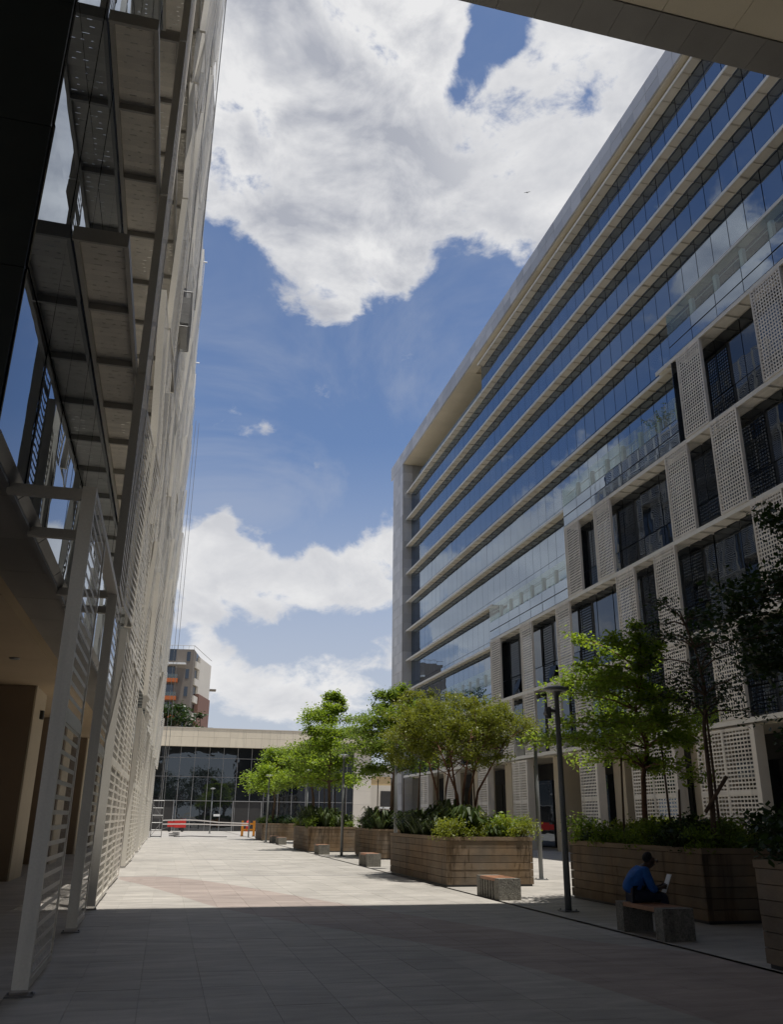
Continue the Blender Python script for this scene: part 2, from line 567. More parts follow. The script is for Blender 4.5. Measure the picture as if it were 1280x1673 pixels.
def struct(o):
    o['kind'] = 'structure'
    return o


def stuff(o):
    o['kind'] = 'stuff'
    return o


def local(name, mb, mats, parent, smooth=False):
    """a part whose mesh is in its thing's own axes"""
    o = bpy.data.objects.new(name, mb if isinstance(mb, bpy.types.Mesh) else mb.mesh(name, mats, smooth))
    COL.objects.link(o)
    o.parent = parent
    WL[o.name] = WL.get(parent.name, Vector((0, 0, 0))).copy()
    return o


def dup(root, loc, label=None, group=None, rotz=0.0, scale=1.0):
    r = root.copy()
    COL.objects.link(r)
    r.location = loc
    r.rotation_euler = (0, 0, rotz)
    r.scale = (scale, scale, scale)
    WL[r.name] = Vector(loc)
    if label:
        r['label'] = label
    if group:
        r['group'] = group
    for ch in list(root.children):
        c = ch.copy()
        COL.objects.link(c)
        c.parent = r
        for gch in ch.children:
            d = gch.copy()
            COL.objects.link(d)
            d.parent = c
    return r


# ------------------------------------------------------------------ ground and paving
mb = MB()
mb.quad((-2000, -2000, -.12), (2000, -2000, -.12), (2000, 3000, -.12), (-2000, 3000, -.12))
g = struct(mb.build('ground', M['ground']))
mb = MB()
mb.quad((-14, -71, -.004), (6.86, -71, -.004), (6.86, 118, -.004), (-14, 118, -.004))
mb.quad((6.97, -71, -.004), (40, -71, -.004), (40, 118, -.004), (6.97, 118, -.004))
plaza = struct(mb.build('plaza', M['mortar']))

XS = [-1.28 + .6 * i for i in range(14)]            # joints run along the plaza every 0.6 m
XS[-1] = 6.52
BANDS = [26.6, 36.6, 46.6, 56.6, 66.6, 76.6, 86.6]
slab_cache = {}


def slab_mesh(w, l):
    key = (round(w, 3), round(l, 3))
    if key not in slab_cache:
        b = .0012
        q = MB()
        q.hexa([(0, 0, -.005), (w, 0, -.005), (w, l, -.005), (0, l, -.005), (b, b, 0), (w - b, b, 0), (w - b, l - b, 0), (b, l - b, 0)])
        slab_cache[key] = q.mesh('paving_slab', M['paving'])
    return slab_cache[key]


def slab_into(q, x0, y0, w, l, z=0.0):
    b = .0012
    q.hexa([(x0, y0, -.005), (x0 + w, y0, -.005), (x0 + w, y0 + l, -.005), (x0, y0 + l, -.005),
            (x0 + b, y0 + b, z), (x0 + w - b, y0 + b, z), (x0 + w - b, y0 + l - b, z), (x0 + b, y0 + l - b, z)])


q_far = MB()
count = 0
cols = [(XS[i], XS[i + 1]) for i in range(13)] + [(6.52, 6.86)]
for ci, (xa, xb) in enumerate(cols):
    y = -8.0 + random.uniform(-.8, 0)
    while y < 105:
        l = .9
        for bnd in BANDS:                              # slabs stop at the grey bands
            if y < bnd < y + l + .2:
                l = bnd - y if bnd - y > .25 else l
                break
        z = random.uniform(-.0012, .0012)
        inband = any(bnd - .01 <= y < bnd + .29 for bnd in BANDS)
        if inband:
            y = [bnd for bnd in BANDS if bnd - .01 <= y < bnd + .29][0] + .30
            continue
        w = xb - xa - .0024
        if 4.6 < y < 23.5 and count < 300:
            put('paving_slab', slab_mesh(w, l - .0024), plaza, (xa + .0012, y + .0012, z))
            count += 1
        else:
            slab_into(q_far, xa + .0012, y + .0012, w, l - .0024, z)
        y += l
# right-hand strip beyond the drain, larger slabs
y = -8.0
while y < 105:
    x = 6.97
    while x < 22.5:
        w = min(1.2, 22.6 - x)
        slab_into(q_far, x + .003, y + .003, w - .006, 1.194, random.uniform(-.001, .001))
        x += 1.2
    y += 1.2
# floor inside the left colonnade
y = -8.0
while y < 76:
    for i in range(8):
        slab_into(q_far, -1.283 - 1.2 * (i + 1), y + .003, 1.194, 1.194, random.uniform(-.001, .001))
    y += 1.2
stuff(q_far.build('paving_field', M['paving'], plaza))
for bnd in BANDS:
    q = MB()
    for i in range(9):
        x0 = -1.28 + i * .904
        q.box(x0, x0 + .898, bnd + .003, bnd + .294, -.007, -.001)
    q.build('paving_band', M['band'], plaza)
q = MB()
q.quad((6.86, -71, -.03), (6.97, -71, -.03), (6.97, 105, -.03), (6.86, 105, -.03))
struct(q.build('drain_channel', M['drain']))

# ------------------------------------------------------------------ perforated panels
def lattice(w, h, nx, nz, bx, bz, th=.006, depth=.14, fr=.06, back=False, mid=None, far=None):
    """frame with a real punched grid: y along the width, z up, x the depth (front at x=0, either side looks alike)"""
    q = MB()
    q.cur = 1
    q.box(0, depth, 0, fr, 0, h)
    q.box(0, far or depth, w - fr, w, 0, h)
    q.cur = 0
    dd = far or depth
    q.box(0.002, dd - .004, fr, w - fr, 0, fr)
    q.box(0.002, dd - .004, fr, w - fr, h - fr, h)
    spans = [(fr, h - fr)]
    if mid:
        q.box(0.002, dd - .004, fr, w - fr, mid - .06, mid + .06)
        spans = [(fr, mid - .06), (mid + .06, h - fr)]
    iw = w - 2 * fr
    for z0, z1 in spans:
        n = max(2, round(nz * (z1 - z0) / h))
        p = (z1 - z0) / n
        for i in range(1, n):
            zc = z0 + p * i
            q.box(.010, .010 + th, fr, w - fr, zc - bz / 2, zc + bz / 2)
        q.box(.010, .010 + th, fr, w - fr, z0, z0 + bz * .8)
        q.box(.010, .010 + th, fr, w - fr, z1 - bz * .8, z1)
        for i in range(0, nx + 1):
            yc = fr + iw * i / nx
            wd = bx if 0 < i < nx else bx * 1.2
            q.box(.0115, .0085 + th, max(fr, yc - wd / 2), min(w - fr, yc + wd / 2), z0, z1)
    if back:
        q.box(.034, .04, fr + iw * .09, w - fr - iw * .09, h * .22, h * .93)
    return q


# ------------------------------------------------------------------ RIGHT OFFICE BUILDING
XP, XG, XL = 20.0, 20.80, 20.25
G0, GM = 28.6, 1.71
LV = [5.0, 8.62, 12.70, 16.72, 20.82]
RB = thing('office_building', 'long glass office block on the right with beige ledges and perforated panel podium', 'building', (20.5, 44, 0))
RY0, RY1 = 8.0, 79.0


def gy(i):
    return G0 + GM * i


q = MB()
q.box(20.92, 34, RY0, 53.9, 5.06, 34.84)
q.box(20.92, 34, 53.9, RY1 - .2, 5.06, 31.58)
q.box(24.6, 34, 53.9, RY1 - .2, 31.58, 34.84)
q.box(23.6, 34, RY0, RY1 - .2, 0, 5.05)
q.box(20.6, 34, -70, RY0 - .01, 0, 36.2)  # unseen rest of the block, run far back to cut sky light
q.build('building_core', M['core'], RB)
q = MB()
q.box(20.6, 34, RY0, RY1, 34.95, 36.2)
q.build('roof_slab', M['plaster'], RB)
# roof soffit, seen from below
n = 0
y = RY0
while y < 75:
    q = MB()
    x1 = 20.79 if y < 53 else 24.5
    q.box(20.02, x1, y + .006, min(y + 3.41, 75.1), 34.87, 34.93)
    q.build('roof_soffit_panel', M['soffit'], RB)
    y += 3.42
# white tiles on the roof edge and the end fin
tile_f = MB().box(0, .1, .009, 1.191, .009, .691).mesh('cladding_tile', M['clad'])
y = RY0
while y < 78.9:
    for z in (34.93, 35.63):
        put('cladding_tile', tile_f, RB, (19.92 + random.uniform(-.003, .003), y, z))
    y += 1.2
tile_n = MB().box(0, .1, .009, .941, .009, .886).mesh('cladding_tile', M['clad'])
for i in range(39):
    for j in range(4):
        put('cladding_tile', tile_n, RB, (19.92 + random.uniform(-.003, .003), 75.2 + .95 * j, i * .895))
tile_r = MB().box(.005, .90, 0, .06, .005, .893).mesh('return_tile', M['clad'])
for i in range(39):
    put('return_tile', tile_r, RB, (20.03, 75.13 + random.uniform(-.002, .002), i * .895))
q = MB()
q.box(20.03, 34, 75.2, 79, 0, 34.92)
q.box(20.03, 34, RY0, 79, 36.33, 36.38)
q.build('end_wall', M['clad'], RB)

# ledges: nine lines, stopping where the stepped podium begins
LZ = [34.5 - 2.76 * k for k in range(9)] + [9.66]


def ledge_start(z):
    if z > 22.9:
        return RY0
    if z > 19.1:
        return gy(.25)
    if z > 15.4:
        return gy(7.05)
    return gy(14.05)


q = MB()
L = 1.71 * 1.5
q.box(.05, .535, .004, L - .004, .075, .105)
q.cur = 1
q.box(0, .048, 0, L, 0, .15)
q.cur = 0
for yy in (.02, L * .333, L * .667):
    q.box(.05, .535, yy, yy + .03, .03, .073)
q.box(.05, .535, L - .03, L - .01, .03, .073)
ledge_me = q.mesh('ledge', [M['ledge'], M['ledge_lip']])
nl = 0
for z in LZ:
    y = ledge_start(z)
    yend = 54.2 if z > 34 else 75.15
    while y + L < yend:
        put('ledge', ledge_me, RB, (XL, y, z))
        nl += 1
        y += L
    if yend > 60 and 75.12 - y > .3:
        q = MB()
        q.box(XL + .05, XL + .535, y, 75.12, z + .075, z + .105)
        q.box(XL, XL + .048, y, 75.12, z, z + .15)
        q.build('ledge', [M['ledge_lip']], RB)

# upper curtain wall
PW = 1.14
pane_cache = {}


def pane(w, h, mat, key, th=.03, name='glass_pane'):
    kk = (round(w, 3), round(h, 3), key)
    if kk not in pane_cache:
        pane_cache[kk] = MB().box(0, th, .02, w - .02, .02, h - .02).mesh(name, mat)
    return pane_cache[kk]


cand = []
rows = []
for a, b in zip(LZ[:-1], LZ[1:]):
    rows.append((b, b + .72))
    rows.append((b + .72, a))
rows.append((LZ[0], 34.86))
rows += [(5.1, 7.2), (7.2, 9.66)]
for z0, z1 in rows:
    y = RY0
    while y < 75.0:
        w = min(PW, 75.1 - y)
        visible = z1 > (21.9 if y < gy(.25) else 17.8 if y < gy(7) else 13.8 if y < gy(14) else 0)
        if z0 >= 31.7 and y > 54.0:
            pass                                           # open roof terrace: no glass here
        elif visible and w > .2:
            cand.append((y * 1.0 + max(0, 12 - y) * 9, y, z0, w, z1 - z0))
        y += PW
cand.sort()
qf = MB()
for i, (_, y, z0, w, h) in enumerate(cand):
    if i < 300:
        put('glass_pane', pane(w, h, M['glass'], 'g'), RB, (XG, y, z0), (0, RAD(random.gauss(0, .10)), RAD(random.gauss(0, .12))))
    else:
        t1, t2 = random.gauss(0, .002), random.gauss(0, .003)
        qf.hexa([(XG, y + .012, z0 + .012), (XG + .03, y + .012, z0 + .012), (XG + .03, y + w - .012, z0 + .012), (XG + t2, y + w - .012, z0 + .012),
                 (XG + t1, y + .012, z0 + h - .012), (XG + .03, y + .012, z0 + h - .012), (XG + .03, y + w - .012, z0 + h - .012), (XG + t1 + t2, y + w - .012, z0 + h - .012)])
stuff(qf.build('far_panes', M['glass'], RB))
q = MB()
q.box(20.85, 20.90, RY0, 75.1, 5.1, 31.55)
q.box(20.85, 20.90, RY0, 53.9, 31.56, 34.84)
q.build('curtain_wall_backing', M['frame'], RB)
# open terrace at the top left: recess floor, back glazing and a glass guard
q = MB()
q.box(20.86, 24.5, 54.0, 75.1, 31.6, 31.72)
q.build('terrace_floor', M['plaster'], RB)
y = 54.0
pg = MB().box(0, .025, .02, 1.12, 0, 1.25).mesh('guard_pane', M['clear'])
while y < 74.5:
    put('guard_pane', pg, RB, (XG, y, 31.74))
    y += 1.14

# podium: perforated panels
panel_r = lattice(GM, 3.92, 11, 27, .056, .058).mesh('perforated_panel', [M['screen_r'], M['screen_r']])
panel_b = lattice(GM, 3.92, 11, 27, .056, .058, back=True).mesh('perforated_panel', [M['screen_r'], M['screen_r']])
panel_d = lattice(GM, 3.48, 11, 24, .056, .058).mesh('perforated_panel', [M['screen_r'], M['screen_r']])
ROWS = {4: [(-1, 0), (-4, 0), (-7, 0), (-9, 0)],
        3: [(6, 1), (4, 0), (0, 0), (-2, 0), (-5, 0), (-8, 0)],
        2: [(13, 1), (10, 1), (7, 1), (3, 0), (1, 0), (-3, 0), (-6, 0), (-9, 0)],
        1: [(20, 0), (18, 0), (15, 0), (12, 0), (10, 0), (8, 0), (6, 0), (3, 0), (1, 0), (-1, 0), (-4, 0), (-7, 0)]}
for lv, lst in ROWS.items():
    zb = LV[lv - 1] + .13
    for i, bk in lst:
        me = panel_d if lv == 1 else panel_r
        put('perforated_panel', me, RB, (XP + random.uniform(-.012, .012), gy(i) + random.uniform(-.012, .012), zb), (0, 0, RAD(random.uniform(-.25, .25))))
# ground-floor panels, single and double leaves
for i, wd in ((-1, 2), (2, 2), (6, 1), (11, 1.25), (14.8, 1), (18.7, 1.15), (22.7, 1.2), (-5, 2)):
    nleaf = 2 if wd > 1.2 else 1
    lw = GM * wd / nleaf
    for kx in range(nleaf):
        me = lattice(lw, 4.72, 8 if nleaf == 2 else 10, 32, .05, .060, mid=2.45, depth=.16).mesh('perforated_panel', [M['screen_r'], M['screen_r']])
        put('perforated_panel', me, RB, (XP + .01, gy(i) + kx * lw, .12))
    q = MB()
    q.box(XP - .02, XP + .40, gy(i) - .22, gy(i) - .005, 0, 4.86)
    q.build('panel_post', M['screen_r'], RB)


def step_end(lv):
    return {0: gy(27), 1: gy(20.5), 2: gy(14), 3: gy(7), 4: gy(.25)}[lv]


# perforated walkways at each podium floor, with edge beam
def walk_mesh(w, xw):
    q = MB()
    x = .06
    rng = random.Random(5)
    while x < xw - .05:
        q.box(x, x + .075, .01, w - .01, .03, .055)
        yy = .1
        while yy < w - .2:
            ln = rng.uniform(.1, .35)
            q.box(x + .075, min(x + .093, xw), yy, yy + ln, .032, .053)
            yy += ln + rng.choice((.05, .09, .12))
        x += .093
    q.cur = 1
    q.box(0, .055, 0, w, -.06, .12)
    q.box(.055, xw, -.012, .012, -.045, .03)
    q.box(.055, xw, w * .5, w * .5 + .024, -.045, .03)
    return q.mesh('walkway_panel', [M['walk'], M['ledge_lip']])


wk = walk_mesh(GM, .78)
for lv in range(5):
    i = -11
    while gy(i) < step_end(lv) - .06:
        put('walkway_panel', wk, RB, (XP + .015, gy(i), LV[lv]))
        i += 1

# podium windows behind the panels
pc2 = []
for lv in range(1, 5):
    z0, z1 = LV[lv - 1] + .12, LV[lv] - .02
    i = -8
    while gy(i) < step_end(lv) - .06:
        w = min(GM, step_end(lv) - gy(i))
        zm = z0 + (z1 - z0) * .34
        put('window_pane', pane(w, zm - z0, M['glassd'], 'd', name='window_pane'), RB, (XG - .06, gy(i), z0), (0, RAD(random.gauss(0, .25)), RAD(random.gauss(0, .35))))
        rr = (0, RAD(random.gauss(0, .25)), RAD(random.gauss(0, .4)))
        put('window_pane', pane(w, z1 - zm, M['glassd'], 'd', name='window_pane'), RB, (XG - .06, gy(i), zm), rr)
        i += 1
# a few top-hung vents standing open
for i, lv in ((4.95, 2), (8.95, 2), (12.0, 2), (9, 1), (5, 1)):
    z0 = LV[lv - 1] + .14
    put('open_vent', pane(.82, 1.15, M['glassd'], 'v', name='open_vent'), RB, (XG - .42, gy(i) + .12, z0), (0, RAD(17), 0))

# terraces on each step: dark glass upstand, clear guard above, white posts behind
for lv, ya, yb in ((1, gy(14), gy(20.5)), (2, gy(7), gy(14)), (3, gy(.25), gy(7)), (4, RY0, gy(.25))):
    z0 = LV[lv] + .13
    n = round((yb - ya) / GM)
    w = (yb - ya) / n
    ups = pane(w, .55, M['glass'], 'u', name='upstand_pane')
    ups2 = pane(w, .60, M['glass'], 'u2', name='upstand_pane')
    gd = MB().box(0, .022, .012, w - .012, 0, 1.02).mesh('guard_pane', M['clear'])
    post = MB().box(0, .16, 0, .22, 0, .86).mesh('guard_post', M['white'])
    for i in range(n):
        y = ya + i * w
        put('upstand_pane', ups, RB, (XP + .02, y, z0), (0, RAD(random.gauss(0, .2)), RAD(random.gauss(0, .2))))
        put('upstand_pane', ups2, RB, (XP + .02, y, z0 + .57), (0, RAD(random.gauss(0, .2)), RAD(random.gauss(0, .2))))
        put('guard_pane', gd, RB, (XP + .02, y, z0 + 1.19))
        put('guard_post', post, RB, (XP + .12, y - .11 if i else y + .02, z0 + 1.15))
    q = MB()
    q.box(XP + .06, XG, ya, yb, z0 + 1.05, z0 + 1.14)
    q.build('terrace_floor', M['plaster'], RB)
    q = MB()
    q.box(XP + .05, XP + .09, ya + .02, yb - .02, z0 + .02, z0 + 1.04)
    q.build('terrace_upstand', M['frame'], RB)
    q = MB()
    q.box(XP + .03, XG - .02, yb - .03, yb - .008, z0 + 1.19, z0 + 2.2)
    q.build('guard_pane', M['clear'], RB)
    q = MB()
    q.tube([(XP + .3, ya, z0 + 1.9), (XP + .3, yb, z0 + 1.9)], .02, 6)
    q.build('guard_rail', M['white'], RB)
    q = MB()                                                # end cheek of the step, faces up the plaza
    q.box(XP + .03, XG, yb - .006, yb + .02, LV[lv - 1] + .1, z0 + 1.14)
    q.build('step_cheek', M['glassd'], RB)

# ground floor: piers, soffit, dark shopfront
q = MB()
q.box(20.98, 23.6, RY0, 75.1, 4.94, 5.04)
q.build('arcade_soffit', M['soffit'], RB)
for i in (-9, -4.4, 1.4, 5.3, 9.3, 13.6, 17.3, 21.2, 25.0):
    q = MB()
    q.box(20.9, 22.2, gy(i), gy(i) + 1.1, 0, 4.93)
    q.build('pier', M['plaster'], RB)
for i in range(30):
    y = 10 + i * 2.15
    put('shop_window', pane(2.15, 3.9, M['glassd'], 's', name='shop_window'), RB, (23.2, y, 0.05), (0, 0, RAD(random.gauss(0, .4))))
q = MB()
q.box(23.26, 23.58, RY0, 75.1, 0, 4.93)
q.build('arcade_wall', M['coredark'], RB)

# ------------------------------------------------------------------ LEFT OFFICE BUILDING
LX, SX = -1.98, -1.24
LB = thing('office_building', 'tall office block on the left behind off-white perforated screens and catwalks', 'building', (-2.5, 42, 0))
LH = 36.0
LY0, LY1 = 8.4, 75.6
FZ = [5.2] + [9.15 + 4.05 * k for k in range(7)]
q = MB()
q.box(-14, LX - .06, LY0 + .05, LY1, 5.4, LH)
q.build('building_core', M['coredark'], LB)
# black end wall in panels
for iz in range(16):
    for ix in range(3):
        q = MB()
        q.box(LX - .02 - 3.4 * (ix + 1) + .006, LX - .02 - 3.4 * ix - .006, LY0 - .02, LY0 + .03, 5.2 + 1.93 * iz + .006, 5.2 + 1.93 * (iz + 1) - .006)
        q.build('black_panel', M['blackwall'], LB)
# glazing
lc = []
for k in range(8):
    z0 = FZ[k]
    z1 = FZ[k + 1] if k < 7 else LH
    zm = z0 + (z1 - z0) * .5
    for a, b in ((z0, zm), (zm, z1)):
        y = LY0 + .03
        while y < LY1 - .5:
            w = min(1.75, LY1 - y)
            lc.append((y, a, w, b - a))
            y += 1.75
lc.sort()
qf = MB()
for i, (y, z, w, h) in enumerate(lc):
    if i < 288:
        put('glass_pane', pane(w, h, M['glassl'], 'l'), LB, (LX - .03, y, z), (0, RAD(random.gauss(0, .12)), RAD(random.gauss(0, .15))))
    else:
        qf.box(LX - .03, LX, y + .012, y + w - .012, z + .012, z + h - .012)
stuff(qf.build('far_panes', M['glassl'], LB))
# outer soffit strip, edge trim, ceiling, piers
y = LY0
while y < LY1:
    q = MB()
    q.box(-2.86, LX - .13, y + .006, min(y + 1.75, LY1) - .006, 5.14, 5.2)
    q.build('soffit_panel', M['soffit_edge'], LB, loc=(0, 0, 0))
    q = MB()
    q.box(LX - .12, LX - .05, y + .004, min(y + 1.75, LY1) - .004, 5.06, 5.17)
    q.hexa([(LX - .045, y + .004, 5.10), (LX + .05, y + .004, 5.19), (LX + .05, y + 1.73, 5.19), (LX - .045, y + 1.73, 5.10),
            (LX - .045, y + .004, 5.14), (LX + .03, y + .004, 5.23), (LX + .03, y + 1.73, 5.23), (LX - .045, y + 1.73, 5.14)])
    q.build('edge_trim', M['mull'], LB)
    y += 1.75
q = MB()
q.box(-14, -2.87, LY0, LY1, 4.92, 5.3)
q.build('colonnade_ceiling', M['ceil'], LB)
for y in (25.0, 33.4, 41.8, 50.2, 58.6, 67.0):
    q = MB()
    q.cur = 0
    q.box(-6.2, -3.74, y, y + 2.0, 0, 4.91)  # browner than the cream side: shade on this face is put into the colour
    q.cur = 1
    q.box(-3.735, -3.69, y - .01, y + 2.01, 0, 4.91)
    q.build('pier', [M['brownwall'], M['plaster']], LB)
q = MB()
q.box(-9.4, -9.0, 8.4, LY1, 0, 4.91)
q.build('colonnade_wall', M['brownwall'], LB)
q = MB()
q.box(-14, LX - .1, LY1 - .3, LY1, 0, 5.0)
q.box(-14, LX, LY1, LY1 + .1, 5.0, LH)
q.box(-14, LX, LY0, LY1, LH, LH + .1)
q.box(-14, -3.2, -70, -6, 0, LH)  # unseen block behind the camera, added to hold back sky light
q.build('end_wall', M['plaster'], LB)

for x, y in ((-3.6, 12.5), (-4.6, 16.5), (-3.6, 20.5), (-4.6, 24.0), (-3.6, 29.5), (-4.6, 33)):
    q = MB()
    q.lathe([(.10, 4.885), (.115, 4.90), (.115, 4.918)], 16, (x, y))
    q.build('ceiling_fitting', M['alu'], LB)
q = MB()
q.box(-3.688, -3.60, 26.1, 26.32, 4.15, 4.38)
q.build('sensor_box', M['black'], LB)
# catwalks between glass and screen
wl = walk_mesh(1.75, .72)
q = MB()
yy = .05
rng = random.Random(9)
while yy < 1.70:
    ye = min(yy + .118, 1.75)
    q.box(.066, .674, yy, ye, .05, .062)
    x = .066                                              # short slots left open between the strips
    while x < .67 and ye < 1.7:
        ln = rng.uniform(.05, .30)
        q.box(x, min(x + ln, .674), ye, ye + .018, .051, .061)
        x += ln + rng.choice((.05, .08, .11))
    yy += .136
q.cur = 1
q.box(0, .065, 0, 1.75, -.06, .09)
q.box(.675, .74, 0, 1.75, -.06, .09)
q.box(.065, .675, 0, .05, -.07, .05)
cat_me = q.mesh('catwalk_panel', [M['walk'], M['bracket']])
NC = 0
for k, z in enumerate(FZ[1:]):
    y = 10.45 if k < 2 else 14.3
    while y < LY1 - 1.8:
        put('catwalk_panel', cat_me, LB, (LX + .02, y, z))
        NC += 1
        y += 1.75
    q = MB()
    q.box(LX + .02, LX + .76, (10.40 if k < 2 else 14.25), (10.44 if k < 2 else 14.29), z - .12, z + .1)
    q.build('catwalk_end_beam', M['bracket'], LB)
# the perforated screen
SD = .15
scr = [lattice(1.70, 4.0, 8, 27, .018, .05, th=.004, depth=SD, fr=.075, far=.02).mesh('screen_panel', [M['screen'], M['screen']])]
scr_n = lattice(1.45, 4.0, 7, 27, .018, .05, th=.004, depth=SD, fr=.075, far=.02).mesh('screen_panel', [M['screen'], M['screen']])


def screen(me, y, z, x=SX, ry=0.0, rz=0.0):
    # lattice is modelled with its front at x=0; turn it so the grid faces the plaza
    return put('screen_panel', me, LB, (x, y, z), (RAD(ry * .0), RAD(ry), RAD(rz)))


def flip(me, name):
    m2 = me.copy()
    m2.name = name
    for v in m2.vertices:
        v.co.x = SD - v.co.x
    m2.flip_normals()
    return m2


scrF = flip(scr[0], 'screen_panel')
scrN = flip(scr_n, 'screen_panel')
# street level leaves
low_a = flip(lattice(1.82, 5.05, 14, 34, .013, .045, th=.004, depth=SD, fr=.075, far=.02, mid=2.52).mesh('s', [M['screen'], M['screen']]), 'screen_panel')
low_b = flip(lattice(1.45, 5.05, 11, 34, .013, .045, th=.004, depth=SD, fr=.075, far=.02, mid=2.52).mesh('s', [M['screen'], M['screen']]), 'screen_panel')
screen(low_a, 9.50, .06)
screen(low_b, 14.25, .06)
for y in (17.5, 19.35, 21.2, 23.05, 24.3, 31.0, 32.85, 34.7, 36.55, 38.4, 43.5, 45.35, 47.2, 49.05, 54.5, 56.35, 58.2, 60.0, 61.8, 66, 67.8, 69.6, 71.4, 73.2):
    screen(low_a, y, .06, SX + random.uniform(-.03, .04), rz=random.uniform(-1.0, .2))
for y in (9.5, 14.25, 17.5):
    q = MB()
    q.box(SX - .05, SX + SD + .05, y - .03, y + .16, .001, .014)
    for xx in (SX - .03, SX + SD + .03):
        q.tube([(xx, y + .06, .014), (xx, y + .06, .035)], .012, 6)
    q.build('foot_plate', M['steel'], LB)
q = MB()                                                     # rail joining the first two leaves, and wall brackets
q.box(SX, SX + SD, 11.33, 14.24, 5.02, 5.11)
q.build('screen_rail', M['screen'], LB)
for y in (9.62, 11.2, 14.4, 15.6):
    q = MB()
    q.box(LX - .08, SX - .002, y, y + .09, 5.0, 5.12)
    q.build('wall_bracket', M['bracket'], LB)
rs = random.Random(4)
ns = 0
for k in range(8):
    z = FZ[k] + (-.02 if k else -.03)
    y = 14.27
    j = 0
    while y < LY1 - 1.7:
        first = j == 0
        fill = first or not ((j == 1 and k >= 1) or (j == 2 and k in (2, 3, 5)) or (j > 3 and rs.random() < .10))
        if fill:
            dx = 0 if first else rs.choice((-.02, 0, .04, .09, .16, .20))
            ry = 0 if first else rs.choice((-2.4, -1.2, 0, .9, 1.8, 2.6))
            if k == 7:
                ry = min(ry, 0)
            me = scrN if first else scrF
            screen(me, y, z, SX + .02 + dx, ry=ry, rz=0 if first else rs.uniform(-4.2, .3))
            ns += 1
        y += 1.52 if first else 1.75
        j += 1

# ------------------------------------------------------------------ the bridge overhead
BR = thing('link_bridge', 'covered bridge crossing overhead with grey edge and cream soffit panels', 'bridge', (9, 3, 20.3))
BY, BZ = 14.2, 20.3
q = MB()
q.box(LX + .01, 20.9, -70, BY - .06, BZ + .05, 24.6)  # stretched far back, unseen behind the camera, to deepen the shade below
q.box(-16, LX + .005, -70, 8.35, BZ + .05, 24.6)  # unseen wing added over the left side to darken the end wall
q.build('bridge_body', M['core'], BR)
i = 0
x = LX + .02
while x < 19.9:
    q = MB()
    q.box(x + .005, min(x + 1.0, 19.92) - .005, BY - .94, BY, BZ - .03, BZ + .04)
    q.build('edge_panel', M['soffit_edge'], BR)
    x += 1.0
q = MB()
q.box(LX + .02, 19.92, BY - .055, BY, BZ + .045, 24.6)
q.build('bridge_face', M['soffit_edge'], BR)
x = LX + .02
xs = []
while x < 19.9:
    y = BY - .955
    while y > -9.5:
        q = MB()
        q.box(x + .007, min(x + 2.0, 19.92) - .007, max(y - 2.0, -9.8) + .007, y - .007, BZ, BZ + .04)
        q.build('soffit_panel', M['soffit'], BR)
        y -= 2.0
    x += 2.0

# ------------------------------------------------------------------ END BUILDING across the plaza
EB = thing('glass_hall', 'low glass-fronted hall with cream stone parapet closing the far end of plaza', 'building', (8, 107, 0))
EY = 107.0
q = MB()
q.box(-16, 24.2, EY + .4, EY + 14, 0, 9.6)
q.build('building_core', M['coredark'], EB)
x = -16.0
while x < 24.6:
    q = MB()
    w = min(1.9, 24.8 - x)
    q.box(x + .008, x + w - .008, EY - .65, EY + .1, 9.42, 10.5)
    q.build('parapet_panel', M['parapet'], EB)
    q = MB()
    q.box(x + .008, x + w - .008, EY - .65, EY + .1, 10.515, 11.5)
    q.build('parapet_panel', M['parapet'], EB)
    x += 1.9
q = MB()
q.box(-16, 24.8, EY + .1, EY + 14, 9.6, 11.4)
q.box(-16, 24.82, EY - .7, EY + 14, 11.515, 11.6)
q.build('parapet_coping', M['column'], EB)
zr = [0, 3.32, 6.0, 8.15, 9.42]
x = -15.6
pw = 1.68
while x < 22.0:
    for a, b in zip(zr[:-1], zr[1:]):
        q = MB()
        q.box(x + .03, x + pw - .03, EY - .02 + random.uniform(0, .006), EY + .02, a + .03, b - .03)
        put('hall_pane', q.mesh('hall_pane', M['glassf']), EB, (0, 0, 0))
    q = MB()
    q.box(x - .03, x + .03, EY - .08, EY + .05, 0, 9.4)
    q.build('mullion', M['mull'], EB)
    x += pw
for z in zr[1:-1]:
    q = MB()
    q.box(-15.6, 22.2, EY - .078, EY + .04, z - .03, z + .03)
    q.build('transom', M['mull'], EB)
# two door openings with bright frames
for xa in (-2.45, 7.72):
    q = MB()
    xb = xa + 3.36
    q.box(xa - .05, xa + .05, EY - .16, EY - .085, 0, 3.36)
    q.box(xb - .05, xb + .05, EY - .16, EY - .085, 0, 3.36)
    q.box(xa + .051, xb - .051, EY - .158, EY - .087, 3.26, 3.36)
    q.build('door_frame', M['alu'], EB)
    q = MB()
    q.box(xa + .06, xb - .06, EY - .06, EY - .03, .02, 3.24)
    q.build('door_opening', M['coredark'], EB)
for i in range(6):
    q = MB()
    q.box(22.2, 24.4, EY - .3, EY + 1.2, i * 1.57 + .006, (i + 1) * 1.57 - .006)
    q.build('column_block', M['column'], EB)
q = MB()
q.box(5.55, 6.3, EY - .10, EY - .085, 1.62, 1.86)
q.build('notice_plate', M['white'], EB)

# ------------------------------------------------------------------ apartment block and trees beyond
AB = thing('apartment_building', 'grey, cream and brown apartment block with orange balconies beyond the hall', 'building', (0, 160, 0))
P0, P1, P2 = Vector((-9.5, 160)), Vector((2.5, 158)), Vector((6.3, 172))
AH = 30.3


